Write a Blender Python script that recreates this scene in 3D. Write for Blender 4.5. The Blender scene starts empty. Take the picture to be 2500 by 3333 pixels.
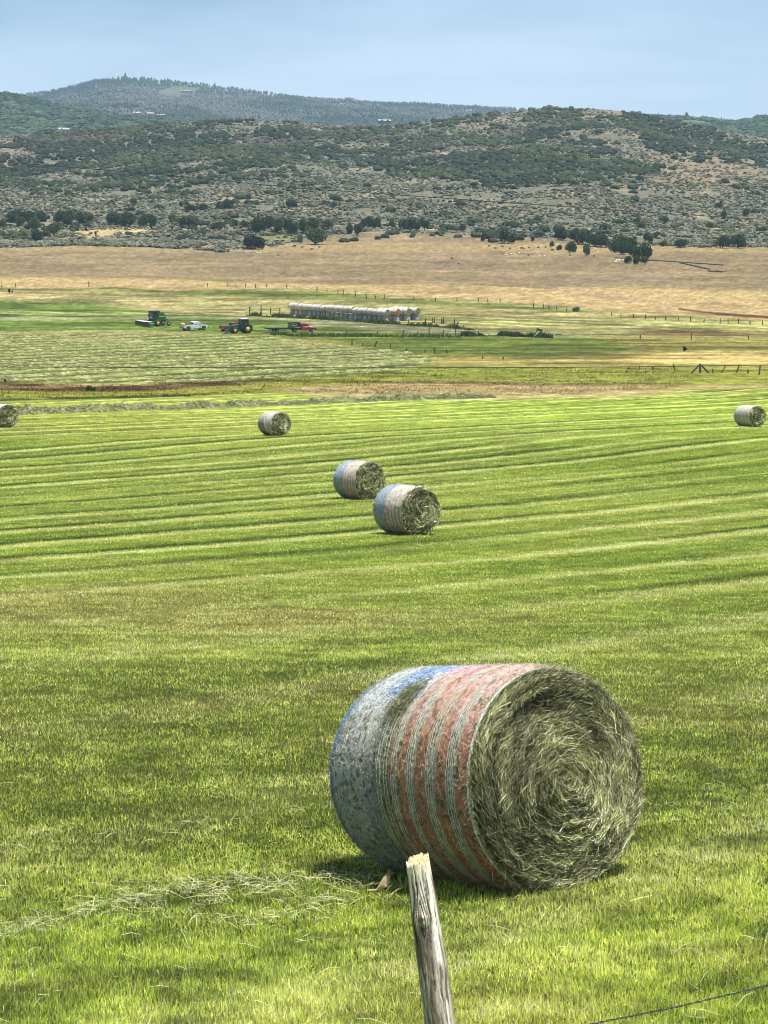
import bpy, math, random
import numpy as np
from mathutils import Vector, Matrix, noise as mnoise
PI = math.pi
rng = np.random.default_rng(7)
random.seed(7)
scene = bpy.context.scene
COL = scene.collection

# ------------------------------------------------------------------ camera
W0, H0, F = 2500.0, 3333.0, 7129.0
HOR = 1150.0
TH = math.atan((H0/2-HOR)/F)
CT, ST = math.cos(TH), math.sin(TH)
cam = bpy.data.cameras.new('camera'); camo = bpy.data.objects.new('camera', cam); COL.objects.link(camo)
cam.sensor_fit = 'VERTICAL'; cam.sensor_height = 36.0; cam.lens = 36.0*F/H0
cam.clip_start = 0.1; cam.clip_end = 30000
camo.location = (0, 0, 0); camo.rotation_euler = (PI/2-TH, 0, 0)
scene.camera = camo

def proj(x, y, z):
    d = y*CT - z*ST; yc = y*ST + z*CT
    return W0/2 + F*x/d, H0/2 - F*yc/d
def zrow(y, v):                      # height that shows at photo row v when y metres ahead
    k = (H0/2-v)/F
    return y*(k*CT-ST)/(CT+k*ST)
def at(u, v, y):
    z = zrow(y, v); d = y*CT - z*ST
    return ((u-W0/2)/F*d, y, z)
def sstep(a, b, x):
    t = np.clip((x-a)/(b-a), 0, 1); return t*t*(3-2*t)

# ------------------------------------------------------------------ noise
_P = rng.random((256, 256)).astype(np.float64)
def vnoise(x, y, seed=0):
    x = np.asarray(x, float)+seed*17.31; y = np.asarray(y, float)+seed*9.77
    xi = np.floor(x).astype(int); yi = np.floor(y).astype(int)
    fx = x-xi; fy = y-yi; fx = fx*fx*(3-2*fx); fy = fy*fy*(3-2*fy)
    a = _P[xi & 255, yi & 255]; b = _P[(xi+1) & 255, yi & 255]; c = _P[xi & 255, (yi+1) & 255]; d = _P[(xi+1) & 255, (yi+1) & 255]
    return (a*(1-fx)+b*fx)*(1-fy)+(c*(1-fx)+d*fx)*fy
def fbm(x, y, seed=0, o=4):
    s = 0; a = 1; t = 0; x = np.asarray(x, float); y = np.asarray(y, float)
    for i in range(o):
        s = s+a*vnoise(x, y, seed+i*3); t += a; a *= .5; x = x*2.03; y = y*2.03
    return s/t
def multi(x, y, lams, seed, k):           # unevenness at many sizes at once, mean about one
    s = 0
    for i, l in enumerate(lams): s = s+vnoise(x/l+7.7*i, y/l, seed+i)-.5
    return np.exp(k*s)
def pch(x, xs, ys):                  # smooth monotone-ish cubic through control points
    xs = np.asarray(xs, float); ys = np.asarray(ys, float); x = np.asarray(x, float)
    h = np.diff(xs); dl = np.diff(ys)/h
    m = np.zeros_like(ys); m[0] = dl[0]; m[-1] = dl[-1]
    for i in range(1, len(xs)-1):
        m[i] = 0 if dl[i-1]*dl[i] <= 0 else (h[i-1]+h[i])*1.0/(h[i]/dl[i-1]+h[i-1]/dl[i])
    xc = np.clip(x, xs[0], xs[-1]); i = np.clip(np.searchsorted(xs, xc)-1, 0, len(h)-1)
    t = (xc-xs[i])/h[i]; t2 = t*t; t3 = t2*t
    return (2*t3-3*t2+1)*ys[i]+(t3-2*t2+t)*h[i]*m[i]+(-2*t3+3*t2)*ys[i+1]+(t3-t2)*h[i]*m[i+1]

# ------------------------------------------------------------------ mesh + tags
def mesh_np(name, V, Fc, mat=None, cols=None, smooth=False):
    me = bpy.data.meshes.new(name); V = np.ascontiguousarray(V, dtype=np.float32); Fc = np.ascontiguousarray(Fc, dtype=np.int32)
    n, k = Fc.shape
    me.vertices.add(len(V)); me.vertices.foreach_set('co', V.ravel())
    me.loops.add(n*k); me.loops.foreach_set('vertex_index', Fc.ravel())
    me.polygons.add(n); me.polygons.foreach_set('loop_start', np.arange(0, n*k, k, dtype=np.int32))
    me.polygons.foreach_set('loop_total', np.full(n, k, dtype=np.int32))
    me.polygons.foreach_set('use_smooth', np.full(n, smooth, dtype=bool))
    if cols is not None:
        a = me.color_attributes.new('Col', 'FLOAT_COLOR', 'POINT')
        c = np.ones((len(V), 4), np.float32); c[:, :3] = cols
        a.data.foreach_set('color', c.ravel())
    me.update(calc_edges=True)
    if mat: me.materials.append(mat)
    return me
def link(name, me, parent=None, loc=(0, 0, 0), rot=(0, 0, 0)):
    o = bpy.data.objects.new(name, me); COL.objects.link(o)
    o.location = loc; o.rotation_euler = rot
    if parent is not None: o.parent = parent
    return o
def tag(o, label=None, cat=None, group=None, kind=None):
    if label: o['label'] = label
    if cat: o['category'] = cat
    if group: o['group'] = group
    if kind: o['kind'] = kind
    return o
def thing(name, label, cat, loc, rotz=0, group=None):
    o = bpy.data.objects.new(name, None); COL.objects.link(o)
    o.location = loc; o.rotation_euler = (0, 0, rotz); o.empty_display_size = .3
    return tag(o, label, cat, group)
def lin(r, g, b):
    f = lambda c: (c/255/12.92) if c <= 10 else ((c/255+.055)/1.055)**2.4
    return np.array([f(r), f(g), f(b)])

class MB:
    def __init__(s): s.v = []; s.f = []
    def add(s, vs, fs):
        n = len(s.v); s.v += [tuple(p) for p in vs]; s.f += [tuple(i+n for i in f) for f in fs]; return s
    def box(s, c, d, rot=None):
        vs = [Vector((sx*d[0]/2, sy*d[1]/2, sz*d[2]/2)) for sx in (-1, 1) for sy in (-1, 1) for sz in (-1, 1)]
        if rot: m = Matrix.Rotation(rot[1], 3, rot[0]); vs = [m @ p for p in vs]
        vs = [p+Vector(c) for p in vs]
        return s.add(vs, [(0, 1, 3, 2), (4, 6, 7, 5), (0, 4, 5, 1), (2, 3, 7, 6), (0, 2, 6, 4), (1, 5, 7, 3)])
    def prism(s, prof, y0, y1, ch=0.0):     # profile in x,z (counter-clockwise), swept along y, edges drawn in by ch
        n = len(prof); cx = sum(p[0] for p in prof)/n; cz = sum(p[1] for p in prof)/n
        rings = []
        def ring(y, k):
            r = []
            for x, z in prof:
                dx, dz = x-cx, z-cz; L = math.hypot(dx, dz) or 1
                r.append((x-dx/L*k, y, z-dz/L*k))
            return r
        if ch: rs = [ring(y0, ch), ring(y0+ch, 0), ring(y1-ch, 0), ring(y1, ch)]
        else: rs = [ring(y0, 0), ring(y1, 0)]
        vs = [p for r in rs for p in r]; fs = []
        for k in range(len(rs)-1):
            for i in range(n):
                j = (i+1) % n; fs.append((k*n+i, k*n+j, (k+1)*n+j, (k+1)*n+i))
        fs.append(tuple(range(n))[::-1] if True else ()); fs.append(tuple((len(rs)-1)*n+i for i in range(n)))
        return s.add(vs, fs)
    def cyl(s, p0, p1, r0, r1=None, n=12):
        r1 = r0 if r1 is None else r1
        p0 = Vector(p0); p1 = Vector(p1); d = (p1-p0).normalized()
        a = d.orthogonal().normalized(); b = d.cross(a)
        vs = []; fs = []
        for p, r in ((p0, r0), (p1, r1)):
            for i in range(n):
                t = 2*PI*i/n; vs.append(p+a*(r*math.cos(t))+b*(r*math.sin(t)))
        for i in range(n): j = (i+1) % n; fs.append((i, j, n+j, n+i))
        fs += [tuple(range(n))[::-1], tuple(range(n, 2*n))]
        return s.add(vs, fs)
    def lathe_y(s, c, prof, n=20):          # profile (offset along y, radius) about the y axis through c
        m = len(prof); vs = []; fs = []
        for i in range(n):
            t = 2*PI*i/n
            for (o, r) in prof: vs.append((c[0]+r*math.cos(t), c[1]+o, c[2]+r*math.sin(t)))
        for i in range(n):
            j = (i+1) % n
            for k in range(m-1): fs.append((i*m+k, j*m+k, j*m+k+1, i*m+k+1))
        return s.add(vs, fs)
    def mesh(s, name, mat, smooth=False):
        me = bpy.data.meshes.new(name); me.from_pydata(s.v, [], s.f); me.update(); me.materials.append(mat)
        import bmesh
        bm = bmesh.new(); bm.from_mesh(me); bmesh.ops.recalc_face_normals(bm, faces=bm.faces); bm.to_mesh(me); bm.free()
        if smooth: me.polygons.foreach_set('use_smooth', [True]*len(me.polygons))
        return me
    def part(s, name, mat, parent, smooth=False, label=None):
        o = link(name, s.mesh(name, mat, smooth), parent)
        if label: o['label'] = label
        return o

# ------------------------------------------------------------------ materials
def mat_new(name):
    m = bpy.data.materials.new(name); m.use_nodes = True; nt = m.node_tree
    b = nt.nodes['Principled BSDF']; return m, nt, b
def mat_vcol(name, rough=.9, nscale=3.0, namt=.3, bump=.0, bscale=8.0, trans=0.0, spec=.2, stretch=(1, 1, 1)):
    m, nt, b = mat_new(name); N = nt.nodes; L = nt.links
    at_ = N.new('ShaderNodeAttribute'); at_.attribute_name = 'Col'
    tc = N.new('ShaderNodeTexCoord'); mp = N.new('ShaderNodeMapping'); mp.inputs['Scale'].default_value = stretch
    L.new(tc.outputs['Object'], mp.inputs['Vector'])
    nz = N.new('ShaderNodeTexNoise'); nz.inputs['Scale'].default_value = nscale; nz.inputs['Detail'].default_value = 5
    L.new(mp.outputs[0], nz.inputs['Vector'])
    mr = N.new('ShaderNodeMapRange'); mr.inputs['From Min'].default_value = .3; mr.inputs['From Max'].default_value = .7
    mr.inputs['To Min'].default_value = 1-namt; mr.inputs['To Max'].default_value = 1+namt
    L.new(nz.outputs['Fac'], mr.inputs['Value'])
    mx = N.new('ShaderNodeVectorMath'); mx.operation = 'SCALE'
    L.new(at_.outputs['Color'], mx.inputs[0]); L.new(mr.outputs[0], mx.inputs['Scale'])
    L.new(mx.outputs[0], b.inputs['Base Color'])
    b.inputs['Roughness'].default_value = rough; b.inputs['Specular IOR Level'].default_value = spec
    if bump:
        n2 = N.new('ShaderNodeTexNoise'); n2.inputs['Scale'].default_value = bscale; n2.inputs['Detail'].default_value = 4
        L.new(mp.outputs[0], n2.inputs['Vector'])
        bp = N.new('ShaderNodeBump'); bp.inputs['Strength'].default_value = 1; bp.inputs['Distance'].default_value = bump
        L.new(n2.outputs['Fac'], bp.inputs['Height']); L.new(bp.outputs[0], b.inputs['Normal'])
    if trans:
        out = [n for n in N if n.type == 'OUTPUT_MATERIAL'][0]
        tr = N.new('ShaderNodeBsdfTranslucent'); mix = N.new('ShaderNodeMixShader'); mix.inputs[0].default_value = trans
        L.new(mx.outputs[0], tr.inputs['Color']); L.new(b.outputs[0], mix.inputs[1]); L.new(tr.outputs[0], mix.inputs[2])
        L.new(mix.outputs[0], out.inputs['Surface'])
    return m
def mat_plain(name, col, rough=.5, metal=0, nscale=6, namt=.12, coat=0, spec=.5):
    m, nt, b = mat_new(name); N = nt.nodes; L = nt.links
    tc = N.new('ShaderNodeTexCoord'); nz = N.new('ShaderNodeTexNoise'); nz.inputs['Scale'].default_value = nscale; nz.inputs['Detail'].default_value = 6
    L.new(tc.outputs['Object'], nz.inputs['Vector'])
    cr = N.new('ShaderNodeValToRGB'); cr.color_ramp.elements[0].position = .3; cr.color_ramp.elements[1].position = .7
    cr.color_ramp.elements[0].color = (*[c*(1-namt) for c in col], 1); cr.color_ramp.elements[1].color = (*[min(1, c*(1+namt)) for c in col], 1)
    L.new(nz.outputs['Fac'], cr.inputs['Fac']); L.new(cr.outputs[0], b.inputs['Base Color'])
    b.inputs['Roughness'].default_value = rough; b.inputs['Metallic'].default_value = metal
    b.inputs['Coat Weight'].default_value = coat; b.inputs['Specular IOR Level'].default_value = spec
    return m

# ------------------------------------------------------------------ terrain shape
NEAR_Y = [-14, -4, 0, 2.5, 5, 8, 11.2]
NEAR_Z = [-1.75, -1.65, -1.62, -1.95, -2.6, -3.1, -3.40]
VT = [(14.4, 2895), (30, 2140), (66, 1742), (86, 1624), (110, 1510), (135, 1412), (160, 1368), (190, 1330), (220, 1290), (250, 1257), (270, 1236), (300, 1200), (350, 1150),
      (400, 1108), (440, 1079), (465, 1050), (500, 1016), (560, 961), (620, 923), (700, 880), (780, 838), (850, 805)]
TY = NEAR_Y+[p[0] for p in VT]; TZ = NEAR_Z+[float(zrow(p[0], p[1])) for p in VT]
RU = [-900, -400, 0, 226, 377, 603, 783, 904, 1055, 1175, 1281, 1386, 1507, 1658, 1808, 1959, 2110, 2185, 2336, 2500, 2900, 3500]
RV = [480, 462, 443, 431, 420, 400, 391, 394, 403, 411, 411, 397, 382, 364, 350, 356, 379, 397, 424, 451, 500, 560]
DR = 1650.0
def ucol(x, y):
    return W0/2+F*x/np.maximum(y, 1.0)/CT
def hill_row(u, y):
    R = pch(u, RU, RV); t = np.clip((y-850)/(DR-850), 0, 1)
    return 805+(R-805)*(t*1.0)**0.92
def swathrow(x, y):
    q = x*math.cos(.72)-y*math.sin(.72)+6*fbm(x*.009, y*.009, 30, 2)
    return q
def zone(u, v, up, lo, soft=5.0, wob=None):
    a = np.interp(u, [p[0] for p in up], [p[1] for p in up]); b = np.interp(u, [p[0] for p in lo], [p[1] for p in lo])
    w = 0 if wob is None else wob
    return sstep(-soft, soft, v+w-a)*sstep(-soft, soft, b-(v+w))
HAYUP = [(-900, 1085), (0, 1086), (300, 1084), (700, 1090), (900, 1096), (1100, 1122), (1300, 1142), (1430, 1165), (1450, 1175)]
HAYLO = [(-900, 1236), (0, 1240), (400, 1250), (800, 1238), (1200, 1216), (1330, 1200), (1430, 1168), (1450, 1170)]
def terrain(x, y):
    x = np.asarray(x, float); y = np.asarray(y, float)
    z = pch(y, TY, TZ)
    u = ucol(x, y)
    # far slope and ridge
    hz = zrow(np.maximum(y, 850), hill_row(u, y))
    rz = zrow(DR, pch(u, RU, RV))
    back = rz-(y-DR)*.16
    hillz = np.where(y > DR, back, hz)
    z = np.where(y > 850, hillz, z)
    wgt = sstep(870, 1100, y)*(1-sstep(DR-160, DR-20, y))
    z = z+wgt*(fbm(x/110, y/140, 11, 4)-.5)*16+wgt*np.exp(-(((u-2300)/220)**2+((y-1190)/90)**2))*6
    # undulation of the fields, local tilt under the near bale
    z = z+sstep(30, 200, y)*(1-sstep(800, 900, y))*(fbm(x/60, y/60, 21, 2)-.5)*.9
    z = z+sstep(9, 13, y)*.075*(x-1.15)*np.exp(-((x-1.2)**2+(y-15)**2)/(2*3.2**2))
    z = z+(fbm(x/1.1, y/1.1, 5, 3)-.5)*.05*sstep(6, 10, y)
    # mown swaths lying on the far hay meadow
    v = proj(x, y, z)[1]
    hm = zone(u, v, HAYUP, HAYLO, 4)*(y > 225)*(y < 520)
    q = swathrow(x, y); s = .5+.5*np.cos(2*PI*q/8.4)
    z = z+hm*(s**1.5)*.11*(.6+.5*vnoise((x*.66+y*.75)*.08, q*.3, 41))
    return z
def ground_at(u, v, lo=5., hi=1700.):
    ys = np.geomspace(lo, hi, 2500)
    k = (H0/2-v)/F; zz = ys*(k*CT-ST)/(CT+k*ST); dd = ys*CT-zz*ST; xs = (u-W0/2)/F*dd
    t = terrain(xs, ys); i = np.argmax(t >= zz)
    if i == 0: i = len(ys)-1
    a = (zz[i-1]-t[i-1]); b = (t[i]-zz[i]); f = a/(a+b) if a+b else 0
    y = ys[i-1]+(ys[i]-ys[i-1])*f; x = xs[i-1]+(xs[i]-xs[i-1])*f
    return float(x), float(y), float(terrain(x, y))

# ------------------------------------------------------------------ terrain colour (true surface colours by zone)
def mixc(c, col, m):
    return c*(1-m[..., None])+np.asarray(col)*m[..., None]
ALB = 0.62
def field_color(x, y, z):
    x = np.asarray(x, float); y = np.asarray(y, float)
    u, v = proj(x, np.maximum(y, 2), z)
    u = np.where(y < 2, 1250, u); v = np.where(y < 9, 3500, v)
    wob = (fbm(x*.05, y*.05, 60, 4)-.5)
    wv = wob*14
    n1 = fbm(x/6, y/6, 61, 4); n2 = fbm(x/25, y/25, 62, 4); n3 = fbm(x/1.6, y/1.6, 63, 3)
    N = x.shape
    # ---- main mown meadow
    ang = .63
    q = x*math.cos(ang)-y*math.sin(ang)+1.6*(fbm(x/28, y/28, 70, 3)-.5)+.25*(fbm(x/3, y/3, 76, 2)-.5)
    p = x*math.sin(ang)+y*math.cos(ang)
    ph = q/4.7
    la = fbm(p/45, ph*1.3, 71, 3); lb = fbm(p/26, ph*2.2, 72, 3); fine = fbm(p/4, q/.3, 73, 3)
    fr = ph-np.floor(ph)
    amp = (.3+.7*sstep(20, 62, y))
    light = np.exp(-((fr-.5)/.12)**2)*sstep(.3, .52, la)+.6*np.exp(-((fr-.98)/.08)**2)*sstep(.42, .58, lb)*sstep(60, 100, y)
    dark = np.exp(-((fr-.27)/.11)**2)*sstep(.32, .6, lb)+.5*np.exp(-((fr-.86)/.1)**2)*sstep(.45, .7, la)
    broad = .5+.5*np.sin(2*PI*(ph*.5+.2))
    g = np.empty(N+(3,)); g[:] = lin(134, 154, 54)
    g = mixc(g, lin(158, 172, 76), .55*sstep(.4, .65, n2))
    g = mixc(g, lin(98, 124, 38), .5*broad*amp*sstep(.3, .55, lb))
    g = mixc(g, lin(150, 150, 66), sstep(120, 150, y)*.55*(1-sstep(300, 1500, u)))
    g = mixc(g, lin(202, 208, 118), np.clip(light*amp*.95, 0, 1))
    g = mixc(g, lin(58, 80, 20), np.clip(dark*amp*.95, 0, 1))
    g = g*(1+.75*amp*(fine-.5))[..., None]
    bp = sstep(.42, .62, n1*.55+n2*.45)*np.exp(-(((u-420)/760)**2+((v-1965)/95)**2))
    g = mixc(g, lin(164, 156, 88), np.clip(bp*1.5, 0, .6))
    bp2 = sstep(.56, .72, n3*.4+n1*.6)*(v > 1900)
    g = mixc(g, lin(164, 156, 84), bp2*.4)
    c = g
    far = y > 150
    # straw bands beyond the mown meadow
    st = lin(196, 176, 122); pink = lin(186, 160, 118); ol = lin(142, 146, 62)
    def Z(up, lo, col, a=1., soft=5, ww=1.):
        nonlocal c
        m = zone(u, v, up, lo, soft, wv*ww)*far*a
        c = mixc(c, col, m)
    E = 3600; Wt = -1100
    Z([(Wt, 700), (E, 700)], [(Wt, 1300), (0, 1302), (500, 1296), (900, 1278), (1400, 1285), (2000, 1288), (2300, 1262), (E, 1225)], ol, 1, 4, .6)
    Z([(900, 1265), (1300, 1240), (2000, 1255), (2250, 1275)], [(900, 1268), (1100, 1300), (1600, 1300), (2000, 1290), (2250, 1278)], st*.85, .9, 4)
    Z([(1000, 1245), (1500, 1240), (1900, 1252)], [(1000, 1262), (1500, 1265), (1900, 1262)], lin(190, 164, 112), .8, 4)
    Z([(Wt, 1236), (0, 1238), (300, 1252), (700, 1240), (1000, 1215)], [(Wt, 1268), (0, 1266), (300, 1274), (620, 1264), (900, 1245), (1000, 1218)], lin(88, 66, 38), .55+.45*sstep(.42, .56, n1), 4, 1.8)
    Z([(Wt, 1266), (0, 1268), (500, 1272), (900, 1240), (1300, 1215), (1330, 1216)], [(Wt, 1290), (0, 1294), (600, 1282), (900, 1262), (1300, 1245), (1330, 1220)], lin(150, 150, 62), .85, 5, 1.5)
    Z([(1350, 1200), (1900, 1196), (2250, 1230)], [(1350, 1232), (1900, 1240), (2250, 1244)], lin(148, 154, 66), .7, 5, 1.5)
    # meadow beyond: dry olive with green wet part
    Z([(900, 1090), (1200, 1110), (1850, 1085), (2300, 1060), (E, 1060)], [(900, 1098), (1200, 1130), (1430, 1190), (2000, 1196), (E, 1200)], lin(150, 142, 76), 1, 5)
    Z([(1000, 1088), (1500, 1085), (1850, 1088), (2080, 1125)], [(1000, 1100), (1300, 1148), (1700, 1160), (2000, 1150), (2080, 1130)], lin(98, 116, 44), .85, 8, 2)
    Z([(1980, 1172), (2150, 1152), (2300, 1146), (E, 1146)], [(1980, 1176), (2200, 1182), (E, 1188)], lin(214, 190, 118), .95, 4, .6)
    # hay meadow with lying swaths
    hm = zone(u, v, HAYUP, HAYLO, 3)*far
    s = .5+.5*np.cos(2*PI*swathrow(x, y)/8.4)
    hc = np.empty(N+(3,)); hc[:] = lin(130, 140, 72)
    hc = mixc(hc, lin(78, 92, 34), (1-s)**1.3*.97*sstep(.27, .40, fbm((x*.66+y*.75)/26, swathrow(x, y)/5, 79, 3))); hc = mixc(hc, lin(184, 186, 120), s*.8*sstep(.3, .6, fbm(x/2.5, y/2.5, 77, 3)))
    hc = mixc(hc, lin(176, 160, 108), .5*sstep(.5, .7, n2)*(v < 1130)); c = c*(1-hm[..., None])+hc*hm[..., None]
    # upper fields
    Z([(Wt, 925), (0, 935), (400, 940), (900, 935), (1500, 972), (2500, 1048), (E, 1120)], [(Wt, 1088), (0, 1086), (900, 1094), (1200, 1100), (1850, 1088), (2300, 1078), (2500, 1090), (E, 1130)], lin(160, 154, 98), 1, 3, .4)
    Z([(Wt, 968), (0, 975), (250, 985), (420, 1003), (700, 1030), (880, 1042), (1050, 1058), (1250, 1078), (1450, 1088)], [(Wt, 1080), (0, 1078), (300, 1078), (600, 1080), (900, 1092), (1450, 1096)], lin(106, 128, 52), .95, 5, 1)
    Z([(350, 938), (560, 938), (1000, 950), (1300, 972), (1700, 998), (2100, 1030)], [(350, 944), (560, 958), (1000, 972), (1300, 986), (1700, 1008), (2100, 1034)], lin(112, 122, 54), .9, 4, .7)
    Z([(860, 1030), (1100, 1040), (1550, 1078), (1700, 1090)], [(860, 1038), (1100, 1062), (1450, 1090), (1700, 1096)], lin(160, 162, 118), .9, 4, 1)
    Z([(1250, 1016), (1600, 1030), (E, 1075)], [(1250, 1022), (1600, 1068), (2000, 1062), (2500, 1085), (E, 1100)], lin(178, 178, 106), .7, 5, 1)
    Z([(2020, 1085), (2150, 1070), (2420, 1076)], [(2020, 1087), (2150, 1093), (2420, 1090)], lin(128, 104, 58), .85, 4, 1)
    Z([(Wt, 938), (0, 944), (300, 962), (500, 985), (800, 1018)], [(Wt, 958), (0, 966), (300, 976), (500, 1000), (800, 1030)], lin(200, 182, 124), .6, 5, 1.5)
    uf = zone(u, v, [(Wt, 925), (E, 1000)], [(Wt, 1080), (E, 1100)], 5)*far
    c = c*(1+.5*(fbm(x/14, y/3.2, 78, 3)-.5)*uf+.55*(fbm(x/30, y/1.6, 83, 3)-.5)*uf)[..., None]
    # rows of a second cutting on the slope at the right, and general patchiness of the dry meadows
    q2 = x*math.cos(-.95)-y*math.sin(-.95)+4*fbm(x*.02, y*.02, 84, 2); r2 = .5+.5*np.cos(2*PI*q2/8.5)
    m2 = zone(u, v, [(1250, 1014), (1600, 1024), (2000, 1042), (E, 1085)], [(1250, 1024), (1600, 1066), (2000, 1064), (2500, 1088), (E, 1105)], 4, wv*.6)*far
    c = mixc(c, lin(206, 204, 132), m2*r2**2*.75*sstep(.35, .5, n1)); c = mixc(c, lin(118, 120, 58), m2*(1-r2)**3*.7)
    md = sstep(1262, 1250, v)*sstep(915, 930, v)*far*(1-hm)
    c = c*(1-.48*md*sstep(.50, .64, fbm(x/17, y/5.5, 85, 4))+.22*md*sstep(.5, .66, fbm(x/11, y/4, 86, 3)))[..., None]
    # pale dry band, then pinkish pasture
    m = zone(u, v, [(Wt, 895), (0, 900), (450, 905), (800, 918), (1400, 925), (E, 960)], [(Wt, 932), (0, 938), (560, 942), (900, 936), (1500, 973), (2500, 1048), (E, 1120)], 5, wv*1.5)*far
    c = mixc(c, lin(190, 166, 116), m); c = mixc(c, lin(146, 124, 80), m*.6*sstep(.5, .66, n1*.5+n2*.5))
    pas = sstep(4, -4, v-np.interp(u, [Wt, 0, 450, 800, 1400, E], [895, 900, 905, 918, 926, 960])-wv)*far
    pc = np.empty(N+(3,)); pc[:] = lin(143, 126, 96)
    pc = mixc(pc, lin(164, 143, 108), .8*sstep(.42, .62, n2)); pc = mixc(pc, lin(140, 122, 82), .8*sstep(.5, .68, fbm(x/18, y/9, 80, 4)))
    pc = pc*(1+.5*(fbm(x/9, y/2.4, 81, 3)-.5))[..., None]
    c = c*(1-pas[..., None])+pc*pas[..., None]
    # red-brown dug strips and banks
    for (a, b, hw, col, al) in (((1500, 792), (1642, 824), 4, (120, 84, 62), .9), ((2205, 1004), (2330, 1022), 3.5, (98, 68, 44), .9), ((2330, 1022), (2560, 1036), 4.5, (92, 62, 42), .95),
                                ((1540, 924), (1800, 938), 3, (150, 112, 78), .6), ((1800, 938), (2210, 1002), 6, (176, 150, 120), .6)):
        t = np.clip((u-a[0])/(b[0]-a[0]), 0, 1); vv = a[1]+(b[1]-a[1])*t
        m = sstep(hw+1.5, hw-1.5, np.abs(v-vv+wob*4))*((u > a[0]) & (u < b[0]))*al*far
        c = mixc(c, lin(*col), m)
    # hill soil and sage ground
    up = 790+0*u
    hb = np.interp(u, [Wt, 0, 250, 480, 640, 720, 900, 1000, 1080, 1250, 1600, 1750, 1950, 2050, 2500, E], [812, 812, 806, 800, 812, 822, 812, 790, 766, 756, 768, 780, 772, 800, 812, 812])
    hill = sstep(6, -4, v-hb-wv*1.2)*(y > 700)
    hc = np.empty(N+(3,)); hc[:] = lin(128, 124, 104)
    hc = mixc(hc, lin(118, 120, 100), .8*sstep(.4, .6, n1)); hc = mixc(hc, lin(162, 148, 120), .8*sstep(.56, .70, n2))
    knob = np.exp(-(((u-2290)/210)**2+((v-560)/55)**2)); hc = mixc(hc, lin(150, 134, 108), np.clip(knob*1.4, 0, 1))
    c = c*(1-hill[..., None])+hc*hill[..., None]
    # pale track and green patch by the foot of the hill at the left
    m = zone(u, v, [(200, 745), (300, 742), (420, 742), (700, 742)], [(200, 790), (300, 775), (420, 758), (700, 748)], 4, wv)*zone(u, v, [(200, 740), (700, 740)], [(240, 800), (300, 785), (400, 765), (700, 752)], 4)
    c = mixc(c, lin(204, 180, 128), m*.9*far)
    m = zone(u, v, [(Wt, 800), (0, 805), (250, 800), (430, 790), (700, 790)], [(Wt, 812), (0, 815), (300, 816), (700, 822)], 4, wv)*far; c = mixc(c, lin(172, 150, 106), m*.8)
    m = (np.exp(-(((u-560)/120)**2+((v-744)/7)**2))+np.exp(-(((u-900)/110)**2+((v-770)/12)**2))+np.exp(-(((u-120)/160)**2+((v-775)/16)**2))*.7)*far
    c = mixc(c, lin(122, 134, 66), np.clip(m, 0, .8)*sstep(.4, .55, n1))
    c = c*multi(x, y*.55, (1.8, .9, .45, .22), 320, .12+.36*sstep(90, 220, y)-.12*sstep(500, 700, y))[..., None]
    dl = sstep(5, 0, np.abs(v-np.interp(u, [-1100, 0, 60, 200, 600, 850, 900, 3000], [1306, 1303, 1299, 1297, 1289, 1271, 1200, 1200]))-1.5)*sstep(.42, .55, fbm(x/7, y/7, 94, 3)+.12*(u < 620))*far*(u < 880)
    c = mixc(c, lin(48, 62, 22), dl*.9)
    return np.clip(c, .004, .9)*ALB*(1-.24*sstep(180, 260, y))[..., None]

# ------------------------------------------------------------------ world, sun, air
SUN_EL, SUN_AZ = math.radians(74), math.atan2(-.66, .75)      # azimuth measured from +x (ahead is +y)
sdir = Vector((math.cos(SUN_EL)*math.cos(SUN_AZ), math.cos(SUN_EL)*math.sin(SUN_AZ), math.sin(SUN_EL)))
sun = bpy.data.lights.new('sun', 'SUN'); sun.energy = 5.0; sun.angle = math.radians(.53); sun.color = (1, .955, .88)
suno = bpy.data.objects.new('sun', sun); COL.objects.link(suno); suno.rotation_euler = sdir.to_track_quat('Z', 'Y').to_euler()
world = bpy.data.worlds.new('World'); scene.world = world; world.use_nodes = True
wn = world.node_tree.nodes; wl = world.node_tree.links
bg = wn['Background']; bg.inputs['Strength'].default_value = .064
sky = wn.new('ShaderNodeTexSky'); sky.sky_type = 'NISHITA'; sky.sun_disc = False
sky.sun_elevation = SUN_EL; sky.sun_rotation = PI/2-SUN_AZ; sky.altitude = 200; sky.air_density = 1.0; sky.dust_density = .5; sky.ozone_density = 1.8
tc = wn.new('ShaderNodeTexCoord'); mp = wn.new('ShaderNodeMapping'); mp.inputs['Scale'].default_value = (1.6, 1.6, 9); mp.inputs['Rotation'].default_value = (0, .10, .3)
wl.new(tc.outputs['Generated'], mp.inputs['Vector'])
cn = wn.new('ShaderNodeTexNoise'); cn.inputs['Scale'].default_value = 2.2; cn.inputs['Detail'].default_value = 5; cn.inputs['Roughness'].default_value = .5; cn.inputs['Distortion'].default_value = .4
wl.new(mp.outputs[0], cn.inputs['Vector'])
cm = wn.new('ShaderNodeMapRange'); cm.inputs['From Min'].default_value = .40; cm.inputs['From Max'].default_value = .64; cm.inputs['To Max'].default_value = .38
wl.new(cn.outputs['Fac'], cm.inputs['Value'])
mix = wn.new('ShaderNodeMixRGB'); mix.inputs['Color2'].default_value = (8.6, 9.6, 11.2, 1)
wl.new(cm.outputs[0], mix.inputs['Fac']); wl.new(sky.outputs[0], mix.inputs['Color1']); wl.new(mix.outputs[0], bg.inputs['Color'])
scene.view_settings.view_transform = 'Standard'; scene.view_settings.look = 'None'; scene.view_settings.gamma = 1; scene.view_settings.exposure = 0.98
scene.view_settings.use_curve_mapping = False
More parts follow.
